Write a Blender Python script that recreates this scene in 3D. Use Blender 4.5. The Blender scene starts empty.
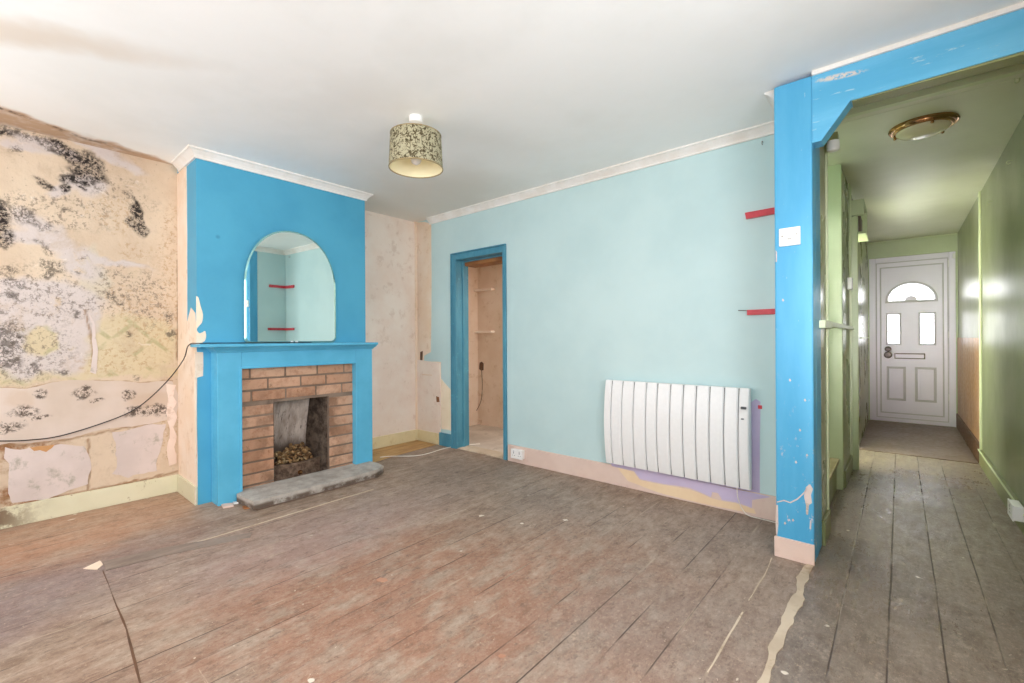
import bpy, bmesh, math, random
from mathutils import Vector, Matrix
from mathutils.geometry import tessellate_polygon
random.seed(7)
scene = bpy.context.scene
C = scene.collection
PI = math.pi

# ---------------------------------------------------------------- survey
# camera numbers recovered from the photograph; ray helpers give real
# coordinates of marks lying on a known wall / floor plane
F, YAW, V0, ROLL, EYE = 452.3, .7089, 338.7, -.0055, 1.08
cR, sR, cY, sY = math.cos(ROLL), math.sin(ROLL), math.cos(YAW), math.sin(YAW)
def ray(u, v):
    uu, vv = u-512, v-V0
    a = cR*uu+sR*vv; b = -sR*uu+cR*vv
    return (-sY*F+cY*a, cY*F+sY*a, -b)
def onX(u, v, x):
    r = ray(u, v); t = x/r[0]; return (r[1]*t, EYE+r[2]*t)        # -> (y, z)
def onY(u, v, y):
    r = ray(u, v); t = y/r[1]; return (r[0]*t, EYE+r[2]*t)        # -> (x, z)
def onZ(u, v, z=0.0):
    r = ray(u, v); t = (z-EYE)/r[2]; return (r[0]*t, r[1]*t)      # -> (x, y)

XA, XC, YT, ZC = -3.94, -3.50, 3.03, 2.335     # alcove wall, chimney face, turquoise wall, ceiling
XP0, XP1, YP = -.47, -.311, 2.55               # partition faces, front of the post
XR, YD, ZH = .523, 7.49, 2.30                  # hall right wall, front door wall, hall ceiling
YR = -1.15                                     # wall behind the camera, holds two added windows
CY0, CY1 = .907, 2.14                          # chimney breast sides

# ---------------------------------------------------------------- materials
def lin(c):
    return tuple(((x/255)/12.92 if x/255 <= .04045 else ((x/255+.055)/1.055)**2.4) for x in c)+(1,)

class M:
    def __init__(s, name, rough=.6, spec=.4, metal=0):
        s.m = bpy.data.materials.new(name); s.m.use_nodes = True
        s.t = s.m.node_tree; s.N = s.t.nodes; s.L = s.t.links
        s.b = s.N['Principled BSDF']
        s.b.inputs['Roughness'].default_value = rough
        s.b.inputs['Specular IOR Level'].default_value = spec
        s.b.inputs['Metallic'].default_value = metal
        s.co = s.N.new('ShaderNodeTexCoord').outputs['Object']
    def put(s, sock, v):
        if hasattr(v, 'is_output') or isinstance(v, bpy.types.NodeSocket): s.L.new(v, sock)
        else: sock.default_value = v
    def noise(s, scale, detail=4, rough=.55, vec=None, stretch=None, color=False, dist=0, seed=0):
        v = vec or s.co
        if stretch or seed:
            mp = s.N.new('ShaderNodeMapping'); s.put(mp.inputs['Vector'], v)
            mp.inputs['Scale'].default_value = stretch or (1, 1, 1); mp.inputs['Location'].default_value = (seed*3.7, seed*1.3, seed*2.1)
            v = mp.outputs[0]
        n = s.N.new('ShaderNodeTexNoise'); s.put(n.inputs['Vector'], v)
        n.inputs['Scale'].default_value = scale; n.inputs['Detail'].default_value = detail
        n.inputs['Roughness'].default_value = rough; n.inputs['Distortion'].default_value = dist
        return n.outputs['Color' if color else 'Fac']
    def voro(s, scale, vec=None, feature='F1', out='Distance', stretch=None):
        v = vec or s.co
        if stretch:
            mp = s.N.new('ShaderNodeMapping'); s.put(mp.inputs['Vector'], v); mp.inputs['Scale'].default_value = stretch; v = mp.outputs[0]
        n = s.N.new('ShaderNodeTexVoronoi'); n.feature = feature; s.put(n.inputs['Vector'], v); n.inputs['Scale'].default_value = scale
        return n.outputs[out]
    def ma(s, op, a, b=0.0, c=None):
        n = s.N.new('ShaderNodeMath'); n.operation = op; s.put(n.inputs[0], a); s.put(n.inputs[1], b)
        if c is not None: s.put(n.inputs[2], c)
        return n.outputs[0]
    def mul(s, a, b): return s.ma('MULTIPLY', a, b)
    def add(s, a, b): return s.ma('ADD', a, b)
    def mx(s, *a):
        r = a[0]
        for x in a[1:]: r = s.ma('MAXIMUM', r, x)
        return r
    def inv(s, a): return s.ma('SUBTRACT', 1.0, a)
    def rng(s, v, lo, hi, o0=0.0, o1=1.0, smooth=True):
        n = s.N.new('ShaderNodeMapRange'); n.interpolation_type = 'SMOOTHSTEP' if smooth else 'LINEAR'
        s.put(n.inputs['Value'], v)
        rev = lo > hi
        if rev: lo, hi, o0, o1 = hi, lo, o1, o0
        n.inputs['From Min'].default_value = lo; n.inputs['From Max'].default_value = hi
        n.inputs['To Min'].default_value = o0; n.inputs['To Max'].default_value = o1
        return n.outputs['Result']
    def mix(s, f, a, b):
        n = s.N.new('ShaderNodeMix'); n.data_type = 'RGBA'
        s.put(n.inputs[0], f)
        s.put(n.inputs[6], lin(a) if isinstance(a, tuple) else a); s.put(n.inputs[7], lin(b) if isinstance(b, tuple) else b)
        return n.outputs[2]
    def warp(s, amp, scale, detail=3):
        n = s.noise(scale, detail, color=True)
        a = s.N.new('ShaderNodeVectorMath'); a.operation = 'SUBTRACT'; s.put(a.inputs[0], n); a.inputs[1].default_value = (.5, .5, .5)
        b = s.N.new('ShaderNodeVectorMath'); b.operation = 'SCALE'; s.put(b.inputs[0], a.outputs[0]); b.inputs['Scale'].default_value = amp
        c = s.N.new('ShaderNodeVectorMath'); c.operation = 'ADD'; s.put(c.inputs[0], s.co); s.put(c.inputs[1], b.outputs[0])
        return c.outputs[0]
    def blob(s, ctr, rad, rot=0, soft=.35, vec=None, axis='X'):
        mp = s.N.new('ShaderNodeMapping'); mp.vector_type = 'TEXTURE'
        s.put(mp.inputs['Vector'], vec or s.co)
        mp.inputs['Location'].default_value = ctr; mp.inputs['Scale'].default_value = rad
        mp.inputs['Rotation'].default_value = (rot, 0, 0) if axis == 'X' else ((0, rot, 0) if axis == 'Y' else (0, 0, rot))
        l = s.N.new('ShaderNodeVectorMath'); l.operation = 'LENGTH'; s.put(l.inputs[0], mp.outputs[0])
        return s.rng(l.outputs['Value'], 1+soft, 1-soft)
    def sep(s, vec=None):
        n = s.N.new('ShaderNodeSeparateXYZ'); s.put(n.inputs[0], vec or s.co); return n.outputs
    def island(s):
        return s.N.new('ShaderNodeNewGeometry').outputs['Random Per Island']
    def color(s, c): s.put(s.b.inputs['Base Color'], lin(c) if isinstance(c, tuple) else c)
    def rough(s, v): s.put(s.b.inputs['Roughness'], v)
    def bump(s, h, strength=.3, dist=.01):
        n = s.N.new('ShaderNodeBump'); s.put(n.inputs['Height'], h)
        n.inputs['Strength'].default_value = strength; n.inputs['Distance'].default_value = dist
        s.L.new(n.outputs[0], s.b.inputs['Normal'])

def painted(name, c, c2=None, rough=.5, scale=6, bump=.12, spec=.4, stretch=None):
    """brushed paint: mottled between two close colours"""
    m = M(name, rough, spec)
    c2 = c2 or tuple(max(0, x-14) for x in c)
    n = m.noise(scale, 5, .6, stretch=stretch); f = m.noise(scale*9, 3)
    m.color(m.mix(m.rng(n, .35, .7), c, c2)); m.bump(m.add(m.mul(n, .6), m.mul(f, .3)), bump, .004)
    m.rough(m.rng(f, .3, .7, rough-.06, rough+.08))
    return m.m
def plain(name, c, rough=.5, metal=0, spec=.4):
    m = M(name, rough, spec, metal); n = m.noise(40, 2)
    m.color(m.mix(m.mul(n, .25), c, tuple(int(x*.86) for x in c))); return m.m

# ---------------------------------------------------------------- mesh helpers
def box(bm, x0, x1, y0, y1, z0, z1, bev=0, seg=2):
    vs = [bm.verts.new(p) for p in ((x0,y0,z0),(x1,y0,z0),(x1,y1,z0),(x0,y1,z0),(x0,y0,z1),(x1,y0,z1),(x1,y1,z1),(x0,y1,z1))]
    fs = [bm.faces.new([vs[i] for i in q]) for q in ((0,3,2,1),(4,5,6,7),(0,1,5,4),(1,2,6,5),(2,3,7,6),(3,0,4,7))]
    if bev:
        es = set(e for f in fs for e in f.edges)
        bmesh.ops.bevel(bm, geom=list(es), offset=bev, segments=seg, affect='EDGES', profile=.5)
def B(*boxes, bev=0, seg=2):
    bm = bmesh.new()
    for b in boxes: box(bm, *b, bev=bev, seg=seg)
    return bm
def obj(name, bm, mat, parent=None, smooth=False):
    me = bpy.data.meshes.new(name)
    bmesh.ops.recalc_face_normals(bm, faces=bm.faces); bm.to_mesh(me); bm.free()
    o = bpy.data.objects.new(name, me); C.objects.link(o)
    for k in (mat if isinstance(mat, (list, tuple)) else [mat]): me.materials.append(k)
    if smooth:
        for p in me.polygons: p.use_smooth = True
        try: me.set_sharp_from_angle(angle=.6)
        except Exception: pass
    if parent:
        o.parent = parent
        if parent.type == 'EMPTY' and parent.parent is None:
            o.matrix_parent_inverse = Matrix.Translation(-Vector(parent.location))
    return o
def struct(name, bm, mat, parent=None, smooth=False):
    o = obj(name, bm, mat, parent, smooth)
    if not parent: o['kind'] = 'structure'
    return o
def empty(name, loc=(0,0,0)):
    o = bpy.data.objects.new(name, None); C.objects.link(o); o.location = loc; o.empty_display_size = .1; return o
def tag(o, label, cat, group=None, kind=None):
    o['label'] = label; o['category'] = cat
    if group: o['group'] = group
    if kind: o['kind'] = kind
    return o
def thing(name, label, cat, loc=(0,0,0), group=None): return tag(empty(name, loc), label, cat, group)

def lathe(bm, prof, ctr, seg=32, ax='Z'):
    """prof: list of (radius, height) revolved around an axis through ctr"""
    rings = []
    for r, h in prof:
        ring = []
        for k in range(seg):
            a = 2*PI*k/seg
            p = (r*math.cos(a), r*math.sin(a), h)
            if ax == 'X': p = (p[2], p[0], p[1])
            if ax == 'Y': p = (p[0], p[2], p[1])
            ring.append(bm.verts.new((ctr[0]+p[0], ctr[1]+p[1], ctr[2]+p[2])))
        rings.append(ring)
    for a, b in zip(rings, rings[1:]):
        for k in range(seg):
            bm.faces.new((a[k], a[(k+1) % seg], b[(k+1) % seg], b[k]))
    return rings
def cap(bm, ring): bm.faces.new(ring)

def smooth_path(pts, n=6):
    P = [Vector(p) for p in pts]; out = []
    for i in range(len(P)-1):
        p0, p1, p2, p3 = P[max(i-1,0)], P[i], P[i+1], P[min(i+2,len(P)-1)]
        for k in range(n):
            t = k/n
            out.append(.5*((2*p1)+(-p0+p2)*t+(2*p0-5*p1+4*p2-p3)*t*t+(-p0+3*p1-3*p2+p3)*t**3))
    out.append(P[-1]); return out
def tube(bm, pts, r, seg=8, n=6):
    P = smooth_path(pts, n) if n > 1 else [Vector(p) for p in pts]
    rings = []; up = Vector((0,0,1))
    for i, p in enumerate(P):
        d = (P[min(i+1,len(P)-1)]-P[max(i-1,0)]).normalized()
        a = d.cross(up)
        if a.length < .05: a = d.cross(Vector((1,0,0)))
        a.normalize(); b = d.cross(a)
        rings.append([bm.verts.new(p+r*(math.cos(2*PI*k/seg)*a+math.sin(2*PI*k/seg)*b)) for k in range(seg)])
    for a, b in zip(rings, rings[1:]):
        for k in range(seg): bm.faces.new((a[k], a[(k+1)%seg], b[(k+1)%seg], b[k]))
    bm.faces.new(rings[0][::-1]); bm.faces.new(rings[-1])

def sweep(bm, prof, path):
    """prof: (out, z) closed section; path: horizontal points, section on the right-hand side, mitred"""
    n = len(path); secs = []
    P = [Vector((x, y)) for x, y in path]
    for i in range(n):
        d0 = (P[i]-P[i-1]).normalized() if i else None
        d1 = (P[i+1]-P[i]).normalized() if i < n-1 else None
        n0 = Vector((d0.y, -d0.x)) if d0 else None; n1 = Vector((d1.y, -d1.x)) if d1 else None
        if n0 and n1:
            m = (n0+n1).normalized(); m = m/m.dot(n0)
        else: m = n0 or n1
        secs.append([bm.verts.new((P[i].x+m.x*o, P[i].y+m.y*o, z)) for o, z in prof])
    k = len(prof)
    for a, b in zip(secs, secs[1:]):
        for j in range(k): bm.faces.new((a[j], a[(j+1)%k], b[(j+1)%k], b[j]))
    bm.faces.new(secs[0]); bm.faces.new(secs[-1][::-1])

def ragged(pts, amp, it=3, closed=True, fix=()):
    """break the straight edges of an outline up like torn paper"""
    P = [Vector(p) for p in pts]
    for k in range(it):
        Q = []
        m = len(P) if closed else len(P)-1
        for i in range(m):
            a, b = P[i], P[(i+1) % len(P)]; d = b-a
            Q.append(a)
            if d.length > .012: Q.append((a+b)/2+Vector((-d.y, d.x)).normalized()*random.uniform(-1, 1)*amp*min(1, d.length*6))
        if not closed: Q.append(P[-1])
        P = Q; amp *= .6
    return P
def slab(bm, outline, plane, base, t):
    """outline in the plane's own two axes, thickness t away from base. plane 'X': (y,z); 'Y': (x,z); 'Z': (x,y)"""
    def p3(q, d): return {'X': (d, q[0], q[1]), 'Y': (q[0], d, q[1]), 'Z': (q[0], q[1], d)}[plane]
    lo = [bm.verts.new(p3(q, base)) for q in outline]; hi = [bm.verts.new(p3(q, base+t)) for q in outline]
    n = len(lo)
    if n > 8 and not hasattr(outline, 'plain'):
        for tri in tessellate_polygon([[Vector((q[0], q[1], 0)) for q in outline]]):
            if len(set(tri)) == 3:
                try: bm.faces.new([hi[k] for k in tri]); bm.faces.new([lo[k] for k in tri][::-1])
                except ValueError: pass
    else: bm.faces.new(hi); bm.faces.new(lo[::-1])
    for i in range(n): bm.faces.new((lo[i], lo[(i+1)%n], hi[(i+1)%n], hi[i]))
def patch(name, pts, plane, base, t, mat, parent, amp=.012, it=3):
    bm = bmesh.new(); slab(bm, ragged(pts, amp, it) if amp else [Vector(p) for p in pts], plane, base, t)
    return obj(name, bm, mat, parent)

# ================================================================ MATERIALS
# --- ceiling
m = M('ceiling_paint', .62, .25)
n1 = m.noise(1.3, 5, .6); w = m.warp(.25, 3)
streak = m.blob((-2.0, .35, ZC), (.10, .5, 1), .9, .7, w, 'Z'); old = m.noise(.6, 3)
c = m.mix(m.rng(n1, .35, .7), (252, 253, 252), (244, 245, 243))
c = m.mix(m.mul(m.blob((-2.75, .05, ZC), (.09, .5, 1), -.55, .8, w, 'Z'), .45), c, (205, 180, 150))
c = m.mix(m.mul(m.blob((-3.3, 2.6, ZC), (.9, .7, 1), 0, .6, w, 'Z'), .5), c, (216, 205, 188))
x, y, z = m.sep(w)
edge = m.rng(m.add(x, m.mul(y, .36)), -3.58, -3.64)
c = m.mix(m.mul(edge, m.rng(m.noise(7, 6, .7, seed=3), .3, .6, .45, .95)), c, (190, 158, 128))
dk = m.mul(m.rng(m.ma('ABSOLUTE', m.add(m.add(x, m.mul(y, .36)), 3.66)), .035, .01), m.rng(y, .8, .1))
c = m.mix(m.mul(dk, m.rng(m.noise(14, 5, .7), .42, .6)), c, (52, 42, 36))
m.color(c); m.bump(m.noise(5, 6, .6), .12, .01); MAT_CEIL = m.m

MAT_WHITE = painted('white_gloss', (244, 243, 240), (234, 232, 228), .4)
MAT_COVE = painted('coving_paint', (243, 240, 236), (232, 226, 218), .5)

# --- mouldy wall: the shapes of torn paper, damp and mould are laid out on the wall's own grid as
# stain maps (attributes); the shader breaks them up with noise
m = M('mouldy_wallpaper', .8, .2)
def att(name):
    a = m.N.new('ShaderNodeAttribute'); a.attribute_name = name; q = m.N.new('ShaderNodeSeparateColor'); m.L.new(a.outputs['Color'], q.inputs[0]); return q.outputs
a1, a2, a3 = att('stain_a'), att('stain_b'), att('stain_c')
n = m.noise(2.2, 5, .6); sx = m.sep()
c = m.mix(m.rng(n, .35, .68), (216, 197, 174), (204, 182, 158))
c = m.mix(m.mul(m.rng(m.noise(9, 6, .75, seed=2), .52, .68), .40), c, (206, 186, 158))
c = m.mix(m.mul(a3[0], .55), c, (206, 194, 154))                       # older yellow green paper
d1 = m.ma('ABSOLUTE', m.ma('SUBTRACT', m.ma('FRACT', m.mul(m.add(sx[1], sx[2]), 4.6)), .5))
d2 = m.ma('ABSOLUTE', m.ma('SUBTRACT', m.ma('FRACT', m.mul(m.ma('SUBTRACT', sx[1], sx[2]), 4.6)), .5))
tre = m.mul(m.mx(m.rng(d1, .12, .04), m.rng(d2, .12, .04)), m.rng(m.noise(8, 4, .6, seed=4), .44, .60))
c = m.mix(m.mul(m.mul(tre, a3[0]), .6), c, (158, 156, 114))
c = m.mix(m.mul(a3[2], .75), c, (204, 194, 174))                      # grey lilac damp
pl = m.mul(a1[0], m.rng(m.noise(7, 6, .7, seed=6), .30, .42))
c = m.mix(m.mul(pl, .92), c, (206, 195, 191))
c = m.mix(m.mul(a3[1], m.rng(m.noise(10, 6, .7), .34, .58)), c, (146, 104, 70))   # brown damp
c = m.mix(m.mul(m.mul(a2[2], m.rng(m.noise(34, 6, .75), .50, .60)), .6), c, (176, 142, 106))   # brown freckles
c = m.mix(m.mul(m.mul(a2[1], m.rng(m.noise(40, 6, .8, seed=8), .50, .60)), .7), c, (110, 98, 88))
c = m.mix(m.mul(m.rng(m.noise(5, 7, .75, seed=21, dist=.5), .52, .66), .45), c, (186, 164, 140))
c = m.mix(m.mul(m.rng(m.noise(7, 7, .8, seed=23, dist=.8), .60, .68), .6), c, (236, 226, 216))
c = m.mix(m.mul(m.rng(m.noise(55, 5, .8, seed=25), .62, .68), .5), c, (120, 102, 86))
speck = m.rng(m.noise(26, 7, .8, dist=.4), .47, .55); fine = m.rng(m.noise(80, 4, .75, seed=5), .49, .58)
c = m.mix(m.mul(m.mul(a2[0], m.mx(m.mul(speck, .85), m.mul(fine, .8))), .88), c, (70, 62, 56))
c = m.mix(m.mul(m.mul(a1[1], .45), .9), c, (120, 108, 100))
c = m.mix(m.mul(a1[1], m.mx(speck, fine)), c, (46, 40, 38))
c = m.mix(m.mul(a1[2], .8), c, (150, 116, 84))                        # tear lines
m.color(c)
m.bump(m.add(m.mul(n, .5), m.add(m.mul(m.noise(18, 5, .7), .45), m.add(m.mul(pl, -.3), m.mul(a1[2], -.5)))), .75, .014); MAT_MOULD = m.m

def plaster(name, a, b, dirt, seed=1, amt=.5, rough=.85):
    m = M(name, rough, .2); w = m.warp(.08, 6)
    n = m.noise(3, 5, .6, seed=seed)
    c = m.mix(m.rng(n, .35, .65), a, b)
    c = m.mix(m.mul(m.rng(m.noise(9, 6, .72, seed=seed+3, vec=w), .54, .68), amt), c, dirt)
    m.color(c); m.bump(m.add(n, m.mul(m.noise(30, 4, .7), .5)), .25, .008); return m.m
MAT_PINKWALL = plaster('pink_distemper', (248, 234, 222), (242, 222, 208), (214, 188, 170), 1, .5)
MAT_CREAM = plaster('cream_distemper', (244, 226, 208), (238, 214, 190), (212, 182, 150), 2, .5)
MAT_PAPER = plaster('pinkish_lining_paper', (236, 218, 206), (228, 206, 190), (198, 172, 150), 4, .6)
MAT_PAPER2 = plaster('white_plaster_skim', (218, 204, 198), (206, 192, 186), (172, 164, 150), 5, .9)
MAT_CREAMPATCH = plaster('cream_filler', (250, 236, 214), (242, 224, 198), (228, 204, 172), 7, .3)
MAT_LILAC = plaster('lilac_old_paint', (206, 194, 222), (194, 182, 214), (206, 186, 206), 6, .3)
MAT_YELLOWPAINT = plaster('old_yellow_paint', (240, 218, 184), (234, 208, 174), (224, 190, 160), 3, .4)
MAT_CLOSET = plaster('closet_plaster', (236, 214, 196), (226, 200, 178), (196, 160, 122), 8, .6)

# alcove paper dark specks baked as separate material for the strip of lining paper
m = M('spotted_lining_paper', .8, .2); w = m.warp(.09, 12, 5)
n = m.noise(3, 5); c = m.mix(m.rng(n, .35, .7), (214, 198, 186), (202, 184, 168))
sp = m.rng(m.noise(30, 6, .75, dist=.3), .48, .58)
def bl(u, v, ry, rz, rot=0):
    y_, z_ = onX(u, v, XA); return m.blob((XA, y_, z_), (5, ry, rz), rot, .35, w)
q = m.mx(bl(24, 412, .06, .035), bl(41, 394, .025, .02, -.4), bl(36, 418, .06, .015, .2), bl(84, 393, .045, .035), bl(97, 401, .03, .012),
         bl(150, 410, .13, .03, .1), bl(128, 395, .03, .03), bl(135, 409, .05, .02), bl(166, 412, .05, .03), bl(3, 428, .07, .03))
c = m.mix(m.mul(m.mx(bl(20, 400, .06, .05), bl(150, 400, .12, .05)), .35), c, (196, 168, 140))
c = m.mix(m.mul(m.mul(q, m.mx(sp, m.rng(m.noise(75, 4, .7, seed=2), .5, .6))), .88), c, (70, 58, 50))
m.color(c); m.bump(m.add(n, m.mul(m.noise(25, 4), .4)), .3, .008); MAT_STRIP = m.m

# --- turquoise wall
m = M('turquoise_emulsion', .42, .35)
n = m.noise(1.6, 5, .6); f = m.noise(45, 3)
c = m.mix(m.rng(n, .3, .7), (200, 225, 226), (190, 217, 219))
m.color(c); m.bump(m.add(m.mul(m.noise(3, 4), 1.5), m.mul(f, .25)), .10, .008); MAT_TEAL = m.m

m = M('blue_emulsion', .5, .3)
n = m.noise(2.2, 5, .6); c = m.mix(m.rng(n, .3, .7), (84, 170, 204), (76, 160, 196))
c = m.mix(m.mul(m.blob((XC, 1.03, 1.78), (3, .012, .012), 0, .6), .4), c, (40, 110, 150))
m.color(c); m.bump(m.add(m.noise(4, 4), m.mul(m.noise(50, 3), .2)), .12, .006); MAT_BLUE = m.m
MAT_MANTEL = painted('blue_gloss', (96, 184, 220), (86, 174, 210), .34, 5, .1)

m = M('blue_scuffed_timber_paint', .38, .4)
st = m.noise(3, 5, .6, stretch=(2, 2, .35)); c = m.mix(m.rng(st, .35, .7), (90, 176, 218), (72, 162, 208))
sc = m.rng(m.noise(42, 5, .75, stretch=(1, 1, .25)), .66, .70)
c = m.mix(m.mul(sc, .55), c, (186, 214, 226))
low = m.mul(m.rng(m.sep()[2], 1.0, .15), m.rng(m.noise(34, 6, .8, seed=3, stretch=(1, 1, .5)), .60, .64))
c = m.mix(m.mul(low, .8), c, (226, 206, 204))
m.color(c); m.bump(m.add(m.noise(10, 5, stretch=(2, 2, .3)), m.mul(sc, -.6)), .3, .006); MAT_POST = m.m
m = M('blue_scuffed_beam_paint', .38, .4)
st = m.noise(3, 5, .6, stretch=(.35, 2, 2)); c = m.mix(m.rng(st, .35, .7), (112, 192, 230), (88, 174, 216))
sc = m.rng(m.noise(30, 5, .75, stretch=(.25, 1, 1.4)), .62, .68)
c = m.mix(m.mul(sc, .6), c, (190, 218, 228))
mk = m.mul(m.blob((-.205, YP, 2.275), (.085, 1, .012), .12, .4, None, 'Y'), m.rng(m.noise(60, 4, .7), .42, .5))
c = m.mix(m.mul(mk, .9), c, (226, 210, 196))
m.color(c); m.bump(m.add(m.noise(10, 5, stretch=(.3, 2, 2)), m.mul(sc, -.6)), .3, .006); MAT_BEAM = m.m
m = M('blue_worn_architrave', .42, .35)
st = m.noise(7, 6, .65, stretch=(1, 1, .3)); c = m.mix(m.rng(st, .35, .65), (86, 150, 172), (70, 132, 156))
c = m.mix(m.mul(m.rng(m.noise(20, 6, .7, seed=2), .60, .68), .7), c, (96, 176, 196))
c = m.mix(m.mul(m.rng(m.noise(34, 5, .8, seed=5), .68, .70), .6), c, (206, 214, 206))
m.color(c); m.bump(st, .25, .005); MAT_ARCH = m.m

# --- green gloss of the hallway
def green(name, a, b, rough, bump=.2, sc=1.6):
    m = M(name, rough, .55); n = m.noise(sc, 5, .6); f = m.noise(30, 3, .5, stretch=(1, 1, .25))
    c = m.mix(m.rng(n, .3, .7), a, b); c = m.mix(m.mul(m.rng(m.noise(40, 2, .6, seed=4), .74, .77), .5), c, (206, 214, 180))
    m.color(c); m.bump(m.add(m.mul(f, .5), m.mul(m.noise(5, 4), .8)), bump, .006)
    m.rough(m.rng(n, .3, .7, rough-.04, rough+.06)); return m.m
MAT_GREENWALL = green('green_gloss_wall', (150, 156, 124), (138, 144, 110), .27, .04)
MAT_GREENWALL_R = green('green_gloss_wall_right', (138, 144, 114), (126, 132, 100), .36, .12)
MAT_GREENCEIL = green('green_gloss_ceiling', (224, 224, 202), (214, 214, 192), .42, .12)
MAT_GREENLIGHT = green('pale_green_gloss_wood', (190, 202, 160), (178, 190, 146), .34)
MAT_GREENTRIM = green('green_gloss_trim', (140, 144, 96), (126, 130, 84), .35)
MAT_BEAD = plain('pale_green_bead', (214, 222, 186), .4)

# --- skirtings
m = M('pale_green_skirting_paint', .5, .35); w = m.warp(.05, 12, 4)
n = m.noise(4, 5); c = m.mix(m.rng(n, .3, .7), (226, 222, 194), (216, 212, 182))
sx = m.sep(w)
c = m.mix(m.mul(m.rng(sx[1], .30, -.02), m.rng(m.noise(11, 6, .75), .38, .56)), c, (104, 70, 44))
c = m.mix(m.mul(m.rng(m.noise(16, 6, .8, seed=3), .62, .66), .6), c, (150, 128, 88))
m.color(c); m.bump(n, .2, .006); MAT_SKIRT = m.m
MAT_PINKSKIRT = plaster('pink_skirting_paint', (228, 206, 194), (222, 198, 186), (206, 176, 164), 3, .35, .5)
MAT_YSKIRT = plaster('yellow_skirting_paint', (236, 222, 184), (228, 214, 172), (196, 168, 104), 5, .5, .55)

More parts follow.
